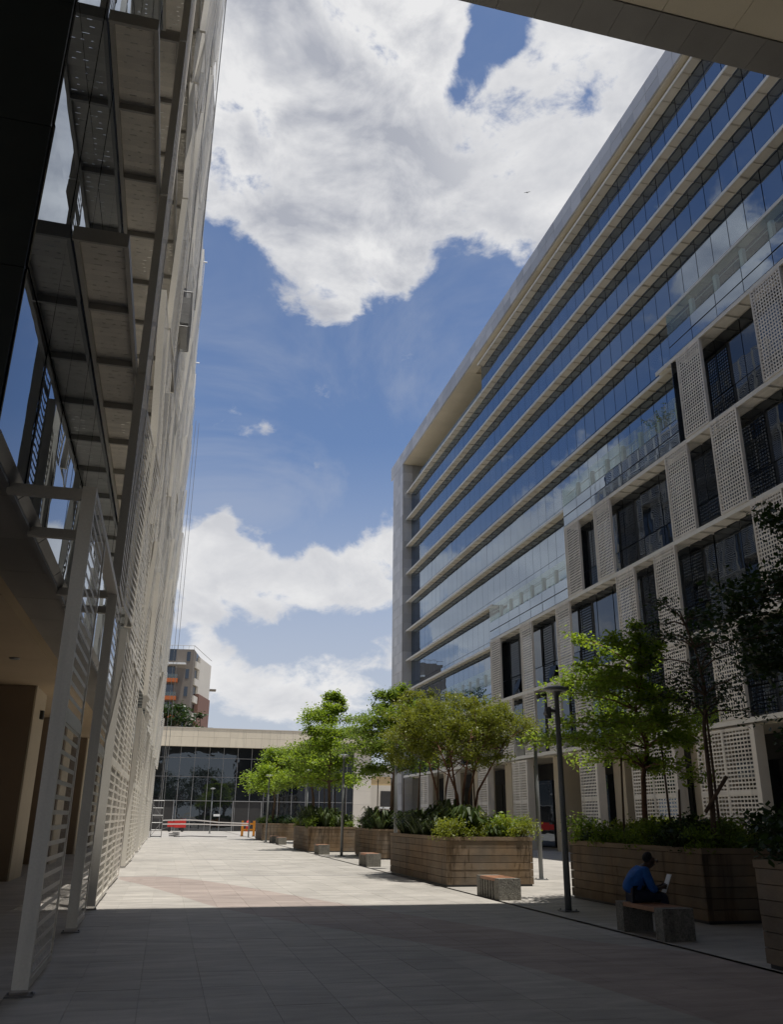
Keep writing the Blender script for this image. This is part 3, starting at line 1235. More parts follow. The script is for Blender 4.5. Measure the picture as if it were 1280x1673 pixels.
def wallface(q, a, b, z0, z1, out=.0, th=.5):
    d = (b - a).normalized()
    nrm = Vector((d.y, -d.x))
    o = nrm * out
    a2, b2 = a + o, b + o
    a3, b3 = a2 - nrm * th, b2 - nrm * th
    q.hexa([(a2.x, a2.y, z0), (b2.x, b2.y, z0), (b3.x, b3.y, z0), (a3.x, a3.y, z0), (a2.x, a2.y, z1), (b2.x, b2.y, z1), (b3.x, b3.y, z1), (a3.x, a3.y, z1)])


def at(a, b, t0, t1):
    return a.lerp(b, t0), a.lerp(b, t1)


q = MB()
wallface(q, P0, P1, 0, AH, 0, 9)
q.build('front_block', M['apt_grey'], AB)
q = MB()
a, b = at(P1, P2, .36, 1)
wallface(q, a, b, 23, AH - .6, 0, 8)
q.build('gable_wall', M['apt_cream'], AB)
q = MB()
wallface(q, a, b, 0, 22.97, .25, 8)
q.build('gable_wall', M['apt_brown'], AB)
q = MB()
a, b = at(P1, P2, .0, .36)
wallface(q, a, b, 0, AH - .3, -.4, 7)
q.build('stair_recess', M['apt_grey'], AB)
for i in range(6):
    q = MB()
    a, b = at(P1, P2, .14, .34)
    wallface(q, a, b, 11.8 + i * 3.1, 13.0 + i * 3.1, .12, .3)
    q.build('balcony', M['apt_cream'], AB)
    q = MB()
    a, b = at(P1, P2, .16, .33)
    wallface(q, a, b, 13.2 + i * 3.1, 14.7 + i * 3.1, -.35, .3)
    q.build('window', M['glassd'], AB)
for i in range(6):
    z = 12.4 + i * 3.15
    a, b = at(P0, P1, .52, .74)
    q = MB()
    wallface(q, a, b, z, z + 2.0, .06, .3)
    w = q.build('window', M['glassd'], AB)
    q = MB()
    m_, n_ = at(P0, P1, .625, .635)
    wallface(q, m_, n_, z + .02, z + 1.98, .1, .1)
    wallface(q, a, b, z + 2.0, z + 2.12, .12, .1)
    q.build('window_frame', M['frame'], w)
    a, b = at(P0, P1, .46, .80)
    q = MB()
    if i == 5:
        wallface(q, *at(P0, P1, .40, .90), z - .75, z - .45, 1.1, 1.0)
        q.build('balcony', M['white'], AB)
    else:
        wallface(q, a, b, z - .75, z - .1, 1.0, .95)
        q.build('balcony', M['apt_orange'], AB)
        q = MB()
        wallface(q, a, b, z - .09, z + .6, .99, .04)
        q.build('balcony_glass', M['clear'], AB)
        if i in (0, 1):
            q = MB()
            wallface(q, *at(P0, P1, .77, .80), z + .61, z + 2.2, 1.0, .9)
            q.build('balcony_side', M['apt_orange'], AB)
    a, b = at(P0, P1, .90, .95)
    q = MB()
    wallface(q, a, b, z, z + 1.7, .05, .2)
    q.build('window', M['glassd'], AB)
q = MB()
for t in [i / 12 for i in range(13)]:
    a, _ = at(P0, P1, t, t)
    q.box(a.x - .03, a.x + .03, a.y - .03, a.y + .03, AH, AH + .7)
q.tube([(P0.x, P0.y, AH + .7), (P1.x, P1.y, AH + .7)], .05, 5)
q.tube([(P1.x, P1.y, AH + .7), (P2.x, P2.y, AH + .4)], .05, 5)
q.build('roof_railing', M['alu'], AB)
for z in (25.0, 17.6):
    q = MB()
    q.box(6.35, 7.6, 172.2, 174, z, z + .25)
    q.build('canopy', M['apt_grey'], AB)

# ------------------------------------------------------------------ foliage generators
def leaf(q, c, s, nrm, ang, asp=.55):
    t = nrm.orthogonal().normalized()
    t = Matrix.Rotation(ang, 3, nrm) @ t
    b = nrm.cross(t)
    i = len(q.v)
    q.v += [tuple(c - t * s), tuple(c + b * s * asp), tuple(c + t * s), tuple(c - b * s * asp)]
    q.f.append((i, i + 1, i + 2, i + 3))
    q.mi.append(0)


def clump(q, R, c, n, rx, rz, s, flat=.55):
    for _ in range(n):
        a = R.uniform(0, 6.283)
        r = rx * math.sqrt(R.random())
        p = c + Vector((r * math.cos(a), r * math.sin(a), R.gauss(0, rz)))
        nv = Vector((R.gauss(0, flat), R.gauss(0, flat), 1)).normalized()
        leaf(q, p, s * R.uniform(.7, 1.25), nv, R.uniform(0, 6.28))


def tiered_tree(name, label, cat, base, z0, tiers, lm, bm, seed, tr=.05, ls=.06, cn=11, group=None, twig=4, sq=1.0, cr=1.0, zn=.12):
    """flat-tiered tree; tiers = (height, reach, boughs, offset x, offset y)"""
    R = random.Random(seed)
    root = thing(name, label, cat, (base[0], base[1], z0), group)
    H = max(t[0] for t in tiers) - z0
    t_, lf = MB(), MB()
    path = [Vector((R.gauss(0, .03) * k, R.gauss(0, .03) * k, H * k / 6)) for k in range(7)]
    path[0] = Vector((0, 0, -.25))
    t_.tube(path, [tr * (1.25 - .9 * k / 6) for k in range(7)], 8)

    def trunk_at(z):
        f = max(0, min(5.999, z / H * 6))
        k = int(f)
        return path[k].lerp(path[k + 1], f - k)
    for tz, reach, nb, ox, oy in tiers:
        a0 = R.uniform(0, 6.28)
        st = trunk_at(tz - z0 - .25 * sq)
        for b in range(nb):
            a = a0 + 6.283 * b / nb + R.gauss(0, .3)
            if R.random() < .14:
                continue
            rr = reach * R.uniform(.55, 1.22)
            end = Vector((ox + st.x + rr * math.cos(a), oy + st.y + rr * math.sin(a), tz - z0 + R.gauss(0, zn)))
            mid = st.lerp(end, .5) + Vector((0, 0, .10 + R.gauss(0, .05)))
            q1 = st.lerp(mid, .5) + Vector((0, 0, .06))
            pts = [st, q1, mid, mid.lerp(end, .5) + Vector((0, 0, .05)), end]
            t_.tube(pts, [tr * .42, tr * .36, tr * .28, tr * .2, tr * .1], 5, cap=False)
            for w in range(twig + 1):
                t = .32 + .68 * w / twig
                f = t * 4
                k = min(3, int(f))
                p = pts[k].lerp(pts[k + 1], f - k)
                for sgn in (-1, 1):
                    if R.random() < .12:
                        continue
                    ta = a + sgn * R.uniform(.5, 1.2)
                    ln = rr * R.uniform(.18, .36)
                    e = p + Vector((math.cos(ta) * ln, math.sin(ta) * ln, R.uniform(-.03, .08)))
                    t_.tube([p, e], [tr * .12, tr * .06], 3, cap=False)
                    for g_ in range(3):
                        rx = (.13 + ln * .16) * cr * R.uniform(.7, 1.35)
                        clump(lf, R, p.lerp(e, .35 + .33 * g_) + Vector((0, 0, R.gauss(0, .05 * cr))), int(cn * R.uniform(.5, 1.5)), rx, rx * .38, ls, .7)
                clump(lf, R, p, cn // 2, .12 * cr, .05 * cr, ls, .7)
    local('trunk', t_, bm, root, True)
    local('crown', lf, lm, root)
    return root


def vase_tree(name, label, cat, base, z0, stems, ell, nl, lm, bm, seed, ls=.045, tr=.055):
    """many-stemmed tree with a wide fine-leaved crown; ell = list of (cx,cy,cz,rx,ry,rz,weight)"""
    R = random.Random(seed)
    root = thing(name, label, cat, (base[0], base[1], z0))
    O = Vector((base[0], base[1], z0))
    t_, lf = MB(), MB()
    tips = []
    for sx, sy, ex, ey, ez in stems:
        s, e = Vector((sx, sy, z0 - .25)) - O, Vector((ex, ey, ez)) - O
        m = s.lerp(e, .5)
        m.x = s.x + (e.x - s.x) * .25
        m.y = s.y + (e.y - s.y) * .25
        pts = [s, s.lerp(m, .5), m, m.lerp(e, .5), e]
        t_.tube(pts, [tr, tr * .85, tr * .7, tr * .5, tr * .3], 7)
        for _ in range(7):
            ec = R.choices(ell, [w[6] for w in ell])[0]
            a = R.uniform(0, 6.28)
            k = R.uniform(.5, .95)
            tip = Vector((ec[0] + ec[3] * k * math.cos(a), ec[1] + ec[4] * k * math.sin(a), ec[2] + ec[5] * R.uniform(-.4, .7))) - O
            p = m.lerp(e, R.uniform(.3, 1))
            md = p.lerp(tip, .5) + Vector((0, 0, -.05))
            t_.tube([p, md, tip], [tr * .28, tr * .18, tr * .07], 4, cap=False)
            tips.append(tip)
    cl = []
    for ec in ell:
        for _ in range(int(90 * ec[6])):
            while True:
                u = Vector((R.uniform(-1, 1), R.uniform(-1, 1), R.uniform(-1, 1)))
                if .25 < u.length < 1:
                    break
            cl.append(Vector((ec[0] + u.x * ec[3], ec[1] + u.y * ec[4], ec[2] + u.z * ec[5])) - O)
    per = int(nl / len(cl))
    for c in cl:
        rx = R.uniform(.10, .34)
        clump(lf, R, c, int(per * R.uniform(.5, 1.4)), rx, .07, ls, .8)
    local('trunk', t_, bm, root, True)
    local('crown', lf, lm, root)
    return root


def round_tree(name, label, base, H, r, lm, bm, seed, nl=2500, ls=.25, group=None):
    R = random.Random(seed)
    root = thing(name, label, 'tree', base, group)
    t_, lf = MB(), MB()
    t_.tube([(0, 0, -.1), (.1, 0, H * .4), (0, .1, H * .8)], [H * .03, H * .022, H * .008], 7)
    cl = []
    for _ in range(36):
        a = R.uniform(0, 6.28)
        k = math.sqrt(R.random())
        zz = R.uniform(.35, 1.0)
        c = Vector((math.cos(a) * r * k * (1.15 - .6 * abs(zz - .6)), math.sin(a) * r * k * (1.15 - .6 * abs(zz - .6)), H * zz))
        t_.tube([(0, 0, H * zz * .65), tuple(c)], [H * .008, H * .003], 4, cap=False)
        for _ in range(nl // 36):
            d = Vector((R.gauss(0, 1), R.gauss(0, 1), R.gauss(0, .7))) * r * .17
            nv = Vector((R.gauss(0, .7), R.gauss(0, .7), 1)).normalized()
            leaf(lf, c + d, ls * R.uniform(.7, 1.3), nv, R.uniform(0, 6.28))
    local('trunk', t_, bm, root, True)
    local('crown', lf, lm, root)
    return root


for i, (x, y, H, r, lab) in enumerate(((-7.0, 134, 21.5, 4.5, 'tall dark tree beside the apartment block, seen past the left screens'),
                                       (-.6, 133, 17.6, 3.2, 'lower round tree in front of the orange balconies'),
                                       (4.6, 136, 16.4, 2.4, 'small dark treetop by the brown gable wall, just above parapet'))):
    round_tree('far_tree', lab, (x, y, 0), H, r, M['leaf_d'], M['bark'], 40 + i, 3600, .26, 'trees behind the glass hall')

for i, (x, y, H, r) in enumerate(((3.5, -84, 13, 5.5), (12.5, -92, 16, 6), (-3, -98, 15, 6), (19, -88, 12, 5))):
    round_tree('street_tree', ('broad dark tree behind the camera, mirrored left of centre in the hall glass', 'tallest dark tree behind the camera, mirrored in the hall glass', 'dark tree behind the camera, mirrored at the left of the hall glass', 'low dark tree behind the camera, mirrored at the right of the hall glass')[i],
               (x, y, 0), H, r, M['leaf_d'], M['bark'], 60 + i, 2600, .36, 'trees behind the camera')
# gap at the right of the hall
o = thing('side_building', 'cream block with sand-coloured band seen far off between hall and right tower', 'building', (36, 150, 0))
q = MB()
q.box(33.9, 44, 150, 160, 0, 10.2)
q.build('wall', M['apt_cream'], o)
q = MB()
q.box(34.2, 41, 149.9, 150.02, 6.6, 8.4)
q.build('wall_band', M['sand'], o)
q = MB()
q.box(33.8, 44, 149.6, 150, 9.3, 9.6)
q.build('cornice', M['apt_cream'], o)
o = thing('white_wall', 'pale blue-white blank building beside the stone end column', 'building', (31, 165, 0))
q = MB()
q.box(29.5, 37, 165, 172, 0, 12.2)
q.build('wall', M['paleblue'], o)
q = MB()
q.box(29.3, 37.2, 164.9, 172.1, 12.21, 12.5)
q.build('coping', M['white'], o)
o = thing('site_cabin', 'mauve grey site cabin with a dark window behind the middle planter', 'cabin', (27.5, 112, 0))
q = MB()
q.box(24.9, 29.6, 112, 116, .2, 5.6)
q.build('cabin_wall', M['column'], o)
q = MB()
q.box(25.2, 27.8, 111.95, 112.0, .9, 2.6)
q.box(28.0, 29.4, 111.95, 112.0, .9, 2.4)
q.build('cabin_panel', M['mauve'], o)
q = MB()
q.box(26.9, 28.2, 111.9, 111.99, 3.0, 4.9)
q.build('cabin_window', M['coredark'], o)
q = MB()
q.box(26.75, 28.35, 111.86, 111.895, 2.75, 2.95)
q.box(28.22, 28.4, 111.86, 111.895, 3.0, 5.1)
q.build('window_frame', M['white'], o)
# wheel loader parked beyond
o = thing('wheel_loader', 'yellow wheel loader parked far off behind the trees', 'loader', (30.5, 104, 0))
q = MB()
q.hexa([(-2.2, -.9, .8), (1.0, -.9, .8), (1.0, .9, .8), (-2.2, .9, .8), (-2.2, -.8, 1.7), (1.0, -.8, 2.0), (1.0, .8, 2.0), (-2.2, .8, 1.7)])
local('body', q, M['yellow'], o)
q = MB()
q.box(-.6, 1.0, -.75, .75, 2.01, 3.3)
local('cab', q, M['coredark'], o)
q = MB()
q.box(-.75, 1.15, -.85, .85, 3.31, 3.42)
for xx in (-.62, .98):
    for yy in (-.78, .74):
        q.box(xx, xx + .06, yy, yy + .05, 2.0, 3.31)
local('cab_frame', q, M['yellow'], o)
for xx, yy in ((-1.4, -1.05), (1.2, -1.05), (-1.4, .7), (1.2, .7)):
    q = MB()
    q.tube([(xx, yy, .75), (xx, yy + .4, .75)], .75, 18)
    w = local('wheel', q, M['black'], o)
    q = MB()
    q.tube([(xx, yy - .02, .75), (xx, yy + .42, .75)], .35, 12)
    local('rim', q, M['yellow'], w)
q = MB()
q.hexa([(-3.6, -1.2, .15), (-2.9, -1.2, .15), (-2.9, 1.2, .15), (-3.6, 1.2, .15), (-3.4, -1.2, 1.2), (-3.0, -1.2, 1.2), (-3.0, 1.2, 1.2), (-3.4, 1.2, 1.2)])
q.box(-3.0, -.8, -.5, -.35, .9, 1.2)
q.box(-3.0, -.8, .35, .5, .9, 1.2)
local('bucket', q, M['yellow'], o)
o.rotation_euler = (0, 0, RAD(8))

# ------------------------------------------------------------------ planters
PZ = 1.17


def planter(label, x0, x1, y0, y1):
    o = thing('planter', label, 'planter', ((x0 + x1) / 2, (y0 + y1) / 2, 0), 'long stone planters down the plaza')
    R = random.Random(int(x0 * 10 + y0 * 7))
    hc = .172
    q = MB()
    q.box(x0 + .11, x1 - .11, y0 + .11, y1 - .11, 0, PZ - .14)
    q.build('planter_core', M['soil'], o)
    for c in range(6):
        z0 = .05 + c * hc
        z1 = z0 + hc - .010

        def side(axis, fix0, fix1, a, b):
            cuts = [a]
            p = a + (R.uniform(-1.2, 0))
            while p < b - .01:
                p = min(b, p + R.uniform(2.4, 3.6))
                if b - p < .9:
                    p = b
                cuts.append(p)
            for u, v in zip(cuts[:-1], cuts[1:]):
                q = MB()
                j = R.uniform(-.004, .004)
                if axis == 'y':
                    q.box(fix0 + j, fix1 + j, u + .003, v - .003, z0, z1)
                else:
                    q.box(u + .003, v - .003, fix0 + j, fix1 + j, z0, z1)
                q.build('stone_plank', M['stone'], o)
        side('y', x0, x0 + .1, y0, y1)
        side('y', x1 - .1, x1, y0, y1)
        side('x', y0, y0 + .1, x0 + .105, x1 - .105)
        side('x', y1 - .1, y1, x0 + .105, x1 - .105)
    q = MB()
    zt = .05 + 6 * hc
    q.box(x0 - .012, x0 + .13, y0 - .012, y1 + .012, zt, PZ)
    q.box(x1 - .13, x1 + .012, y0 - .012, y1 + .012, zt, PZ)
    q.box(x0 + .131, x1 - .131, y0 - .012, y0 + .13, zt, PZ)
    q.box(x0 + .131, x1 - .131, y1 - .13, y1 + .012, zt, PZ)
    q.build('planter_rim', M['stonecap'], o)
    q = MB()
    q.box(x0 + .03, x1 - .03, y0 + .03, y1 - .03, 0, .05)  # recessed plinth, its shadow put into the near-black colour
    q.build('planter_plinth', M['frame'], o)
    return o


PL = {'A': (6.99, 9.33, 21.9, 27.7), 'R': (8.86, 11.4, 13.6, 18.7), 'N': (6.99, 9.6, 4.2, 9.65), 'B': (8.66, 11.0, 36.4, 41.0),
      'C': (6.99, 9.45, 44.3, 49.6), 'D': (6.95, 9.45, 65.6, 70.4), 'F': (8.8, 11.2, 56.5, 61.5)}
PLAB = {'A': 'stone planter carrying the olive-leaved many-stemmed tree, behind the slatted bench',
        'R': 'stone planter in shade directly behind the seated person',
        'N': 'dark stone planter cut off by the right edge of the picture',
        'B': 'stone planter half hidden behind the one with the olive-leaved tree',
        'C': 'stone planter under the tall tiered tree, halfway down the plaza',
        'D': 'farthest stone planter, next to the orange barrier',
        'F': 'stone planter set back beyond the tall tiered tree'}
for k_ in PL:
    planter(PLAB[k_], *PL[k_])


# ------------------------------------------------------------------ plants in the planters
def strap_mesh(seed, n=70, h=.62):
    R = random.Random(seed)
    q = MB()
    for _ in range(n):
        a = R.uniform(0, 6.28)
        r0 = R.uniform(0, .12)
        reach = R.uniform(.15, .55)
        hh = h * R.uniform(.6, 1.15)
        w = R.uniform(.022, .045)
        d = Vector((math.cos(a), math.sin(a), 0))
        s = Vector((-d.y, d.x, 0))
        pts = [d * r0, d * (r0 + reach * .3) + Vector((0, 0, hh * .6)), d * (r0 + reach * .7) + Vector((0, 0, hh)), d * (r0 + reach * 1.15) + Vector((0, 0, hh * .78))]
        ws = [w * .5, w, w * .9, .002]
        i = len(q.v)
        for p, ww in zip(pts, ws):
            q.v += [tuple(p - s * ww), tuple(p + s * ww)]
        for j in range(3):
            q.f.append((i + 2 * j, i + 2 * j + 1, i + 2 * j + 3, i + 2 * j + 2))
            q.mi.append(0)
    return q


def bush_mesh(seed, n=900, r=.42, h=.6, s=.035):
    R = random.Random(seed)
    q, st = MB(), MB()
    for k in range(26):
        a = R.uniform(0, 6.28)
        rr = r * math.sqrt(R.random())
        c = Vector((math.cos(a) * rr, math.sin(a) * rr, h * R.uniform(.25, 1.0)))
        st.tube([(0, 0, -.05), tuple(c * .6), tuple(c)], [.008, .006, .003], 3, cap=False)
        for _ in range(n // 26):
            d = Vector((R.gauss(0, .10), R.gauss(0, .10), R.gauss(0, .07)))
            nv = Vector((R.gauss(0, .8), R.gauss(0, .8), 1)).normalized()
            leaf(q, c + d, s * R.uniform(.7, 1.4), nv, R.uniform(0, 6.28))
    return q, st


protos = []
for sd_ in (1, 2, 3):
    protos.append(('strap_leaf_plant', [('leaves', strap_mesh(sd_, 80, .55 + .1 * sd_).mesh('leaves', M['leaf_s']))]))
for sd_ in (4, 5):
    a, b = bush_mesh(sd_, 1000, .42, .55)
    protos.append(('leafy_shrub', [('leaves', a.mesh('leaves', M['leaf_y'])), ('stems', b.mesh('stems', M['bark']))]))
for sd_ in (6, 7):
    a, b = bush_mesh(sd_, 800, .45, .62, .045)
    protos.append(('leafy_shrub', [('leaves', a.mesh('leaves', M['leaf_m'])), ('stems', b.mesh('stems', M['bark']))]))
for sd_ in (8, 9):
    a, b = bush_mesh(sd_, 700, .45, .6, .05)
    protos.append(('leafy_shrub', [('leaves', a.mesh('leaves', M['leaf_d'])), ('stems', b.mesh('stems', M['bark']))]))
PKIND = ['dark strap-leaved plant', 'dark strap-leaved plant', 'dark strap-leaved plant',
         'yellow-green small-leaved shrub', 'yellow-green small-leaved shrub', 'mid-green shrub', 'mid-green shrub', 'dark broad-leaved shrub', 'dark broad-leaved shrub']
PWHERE = {'A': 'under the olive-leaved tree', 'R': 'behind the seated person', 'N': 'in the planter at the right picture edge',
          'B': 'in the half-hidden planter', 'C': 'under the tall tiered tree', 'D': 'in the farthest planter',
          'F': 'in the set-back planter'}


def add_plant(kind, x, y, z, sc, rz, where, spot):
    name, parts = protos[kind]
    lab = PKIND[kind] + ' ' + spot + ' ' + where
    o = thing(name, lab, 'plant', (x, y, z), lab)
    o.rotation_euler = (0, 0, rz)
    o.scale = (sc, sc, sc * random.uniform(.85, 1.15))
    for nm, me in parts:
        local(nm, me, None, o)
    return o


mix = {'A': [0, 1, 2, 0, 1, 3, 4, 3, 5], 'R': [7, 8, 5, 7, 6, 3, 8], 'N': [7, 8, 7, 8, 6], 'B': [0, 1, 2, 7, 6], 'C': [0, 2, 1, 5, 6, 3], 'D': [7, 0, 8, 5, 1], 'F': [0, 5, 7, 3]}
for k_, (x0, x1, y0, y1) in PL.items():
    R = random.Random(ord(k_))
    nx_, ny_ = 4, int((y1 - y0) / .55)
    for iy in range(ny_):
        for ix in range(nx_):
            if 0 < ix < nx_ - 1 and 1 < iy < ny_ - 2 and R.random() < .35:
                continue
            if k_ in 'DF' and (ix + iy) % 2:
                continue
            x = x0 + .3 + (x1 - x0 - .6) * ix / (nx_ - 1) + R.uniform(-.12, .12)
            y = y0 + .28 + (y1 - y0 - .56) * iy / (ny_ - 1) + R.uniform(-.12, .12)
            kd = R.choice(mix[k_])
            if k_ == 'A':                                   # straps at the left, yellow shrubs at the near edge
                kd = R.choice([0, 1, 2, 0, 1]) if ix < 2 and iy > 1 else R.choice([3, 4, 0, 3, 5])
            add_plant(kd, x, y, PZ - .14, R.uniform(.55, 1.25) * (.85 if k_ == 'R' else 1), R.uniform(0, 6.28), PWHERE[k_], 'at the near end' if iy < 2 else 'along the plaza side' if ix == 0 else 'farther back')

# ------------------------------------------------------------------ trees
tiered_tree('tiered_tree', 'bright green tree with layered boughs behind the dark lamp post', 'tree', (9.75, 16.8), PZ - .14,
            [(2.9, 1.75, 7, -.85, 0), (3.3, 1.7, 8, -.4, 0), (3.7, 1.5, 8, -.1, .1), (4.1, 1.35, 7, -.2, 0), (4.5, 1.2, 7, -.3, 0), (4.9, 1.0, 7, -.45, 0), (5.3, .6, 5, -.5, 0)],
            M['leaf_b'], M['bark2'], 3, .055, .050, 13, twig=5, cr=1.05, zn=.22)
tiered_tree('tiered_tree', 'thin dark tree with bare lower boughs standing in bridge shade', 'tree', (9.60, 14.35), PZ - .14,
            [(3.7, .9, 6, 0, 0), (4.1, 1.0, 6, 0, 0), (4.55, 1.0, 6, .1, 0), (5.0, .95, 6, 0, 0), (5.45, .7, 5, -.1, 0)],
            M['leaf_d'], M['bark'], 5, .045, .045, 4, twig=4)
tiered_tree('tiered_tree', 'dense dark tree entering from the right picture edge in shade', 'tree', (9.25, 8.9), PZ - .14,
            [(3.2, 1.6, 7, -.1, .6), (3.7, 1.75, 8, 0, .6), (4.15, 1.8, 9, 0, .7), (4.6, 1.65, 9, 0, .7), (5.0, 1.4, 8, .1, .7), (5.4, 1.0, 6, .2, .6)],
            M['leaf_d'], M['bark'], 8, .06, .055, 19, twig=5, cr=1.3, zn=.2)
vase_tree('olive_tree', 'olive-leaved many-stemmed tree with wide fine crown above the slatted bench', 'tree', (8.25, 24.2), PZ - .14,
          [(8.2, 24.0, 7.4, 24.0, 3.7), (8.25, 24.1, 8.9, 24.3, 3.8), (8.1, 24.2, 8.0, 24.9, 4.1), (8.35, 24.15, 9.6, 24.0, 3.9), (8.2, 24.3, 8.3, 23.5, 4.0), (8.2, 26.1, 7.6, 26.2, 4.0), (8.25, 26.2, 8.8, 26.4, 4.2)],
          [(8.3, 24.3, 4.35, 1.9, 1.9, .75, 1.4), (7.3, 24.6, 4.1, 1.1, 1.5, .7, .7), (9.6, 24.3, 4.2, 1.1, 1.3, .55, .7), (8.1, 26.2, 4.6, 1.7, 1.5, .95, .9), (8.3, 24.3, 3.5, 1.5, 1.4, .5, .7), (7.0, 25.6, 3.7, .9, 1.2, .6, .5)],
          54000, M['leaf_o'], M['bark2'], 12, .036, .05)
tiered_tree('tiered_tree', 'darker green layered tree left of and behind the olive-leaved tree', 'tree', (9.75, 38.2), PZ - .14,
            [(3.7, 1.8, 7, -.3, 0), (4.6, 2.0, 8, -.2, 0), (5.2, 1.9, 8, -.2, 0), (5.8, 1.7, 8, -.2, 0), (6.3, 1.4, 7, 0, 0), (6.8, .9, 6, 0, 0)],
            M['leaf_m'], M['bark'], 21, .075, .07, 15, twig=5, cr=1.6, zn=.16)
tiered_tree('tiered_tree', 'tallest tiered light green tree halfway down the plaza', 'tree', (8.35, 46.3), PZ - .14,
            [(3.6, 2.0, 8, -.2, 0), (4.4, 2.1, 8, -.4, 0), (5.2, 2.0, 9, .0, 0), (5.9, 1.7, 8, .1, 0), (6.7, 1.5, 8, .1, 0), (7.1, 1.0, 6, .1, 0), (7.8, .5, 5, 0, 0)],
            M['leaf_b'], M['bark'], 23, .075, .075, 13, twig=5, cr=1.6, zn=.12)
tiered_tree('tiered_tree', 'low tiered tree standing in the farthest planter', 'tree', (7.9, 67.6), PZ - .14,
            [(3.7, 1.9, 8, -.1, 0), (4.5, 2.0, 8, 0, 0), (5.3, 1.7, 8, 0, 0), (6.2, .9, 6, 0, 0)],
            M['leaf_b'], M['bark'], 27, .08, .10, 15, cr=2.2, zn=.25)
tiered_tree('tiered_tree', 'tiered tree in the set-back planter beyond the tallest one', 'tree', (9.6, 59.0), PZ - .14,
            [(4.0, 1.9, 8, -.1, 0), (4.9, 2.0, 8, 0, 0), (5.7, 1.7, 8, 0, 0), (6.4, .9, 6, 0, 0)],
            M['leaf_m'], M['bark'], 29, .08, .10, 15, cr=2.2, zn=.25)
# small plant spilling over a terrace guard
R = random.Random(77)
o = thing('terrace_plant', 'small leafy plant hanging over the glass guard of the middle terrace', 'plant', (20.35, 30.6, 18.05))
lf, st = MB(), MB()
for b in range(9):
    e = Vector((R.uniform(-.75, .1), R.uniform(-.9, .9), R.uniform(.35, 1.25)))
    st.tube([(0, 0, -.2), (e.x * .4, e.y * .4, e.z * .8), tuple(e)], [.012, .009, .004], 4, cap=False)
    for g_ in range(4):
        clump(lf, R, e * (.55 + .15 * g_), 12, .12, .05, .045, .8)
local('stems', st, M['bark'], o)
local('leaves', lf, M['leaf_y'], o)
q = MB()
q.lathe([(.10, -.02), (.15, .2)], 12)
local('pot', q, M['brownwall'], o)

# stakes
stk = [(9.35, 17.1, 3.3, 'R'), (10.05, 16.4, 3.2, 'R'), (9.95, 14.6, 4.3, 'R'), (9.3, 14.9, 2.3, 'R'), (7.75, 25.2, 3.5, 'A'), (8.75, 24.6, 3.4, 'A'), (7.55, 26.6, 3.4, 'A'),
       (8.0, 45.6, 3.3, 'C'), (8.8, 46.9, 3.4, 'C'), (7.6, 47.3, 3.2, 'C'), (9.1, 45.8, 3.3, 'C'), (9.2, 38.9, 3.4, 'B'), (10.1, 37.7, 3.4, 'B'), (9.4, 37.4, 3.4, 'B'), (7.5, 67.0, 3.4, 'D'), (8.4, 68.2, 3.4, 'D')]
slab_ = {'A': 'thin dark tree stake under the olive-leaved tree', 'R': 'thin dark tree stake in the planter behind the seated person', 'C': 'thin tree stake under the tall tiered tree',
         'B': 'thin tree stake in the half-hidden planter', 'D': 'thin tree stake in the farthest planter'}
for x, y, h, k_ in stk:
    q = MB()
    lean = random.uniform(-.12, .12)
    q.tube([(0, 0, -.1), (lean * .5, 0, h * .5 - .5), (lean, 0, h - PZ)], [.026, .024, .02], 6)
    o = q.build('tree_stake', M['bark'], None, True, (x, y, PZ - .14))
    tag(o, slab_[k_], 'stake', slab_[k_])
q = MB()
q.tube([(0, 0, 0), (.45, -.1, .62)], .035, 7)
o = q.build('prop_branch', M['bark'], None, True, (9.42, 14.2, 1.75))
tag(o, 'short forked prop leaning on the thin dark tree', 'stake')

# ------------------------------------------------------------------ lamps
def lamp(label, x, y, h=4.2, camera_box=False, group='plaza lamp posts'):
    o = thing('street_lamp', label, 'street lamp', (x, y, 0), group)
    q = MB()
    q.tube([(0, 0, .02), (0, 0, h * .5), (0, 0, h - .12)], [.064, .057, .048], 14)
    local('pole', q, M['lamp'], o, True)
    q = MB()
    q.box(-.15, .15, -.15, .15, 0, .022)
    for sx in (-.11, .11):
        for sy in (-.11, .11):
            q.tube([(sx, sy, .022), (sx, sy, .05)], .014, 6)
    local('base_plate', q, M['lamp'], o)
    q = MB()
    q.lathe([(.07, h - .16), (.085, h - .10), (.225, h - .06), (.265, h - .045), (.265, h - .03), (.19, h + .01), (.06, h + .035), (.02, h + .04)], 28)
    local('lamp_head', q, M['lamp'], o, True)
    q = MB()
    q.lathe([(.20, h - .085), (.21, h - .066)], 24)
    local('diffuser', q, M['white'], o)
    if camera_box:
        q = MB()
        q.box(-.26, -.055, -.045, .045, h - .50, h - .44)
        q.tube([(-.20, 0, h - .40), (-.20, 0, h - .62)], .065, 12)
        q.tube([(-.22, -.07, h - .52), (-.22, .07, h - .52)], .055, 12)
        local('security_camera', q, M['steel'], o)
    return o


lamp('dark lamp post with camera in shade, nearest to the seated person', 7.46, 15.95, 4.12, True)
lamp('pale lamp post standing right of the olive-leaved tree planter', 10.53, 24.18, 4.15)
lamp('lamp post at the far left corner of the planter under olive-leaved tree', 7.62, 29.5, 4.3)
lamp('lamp post in front of the planter under the tall tiered tree', 7.72, 39.4, 4.3)
lamp('lamp post left of the farthest planter', 6.7, 60.5, 4.3)
lamp('lamp post behind the tall tiered tree, its head above the low shrubs', 8.2, 53.0, 4.3)
lamp('lone lamp post in front of the glass hall, away from the planters', 4.5, 91.5, 4.3)

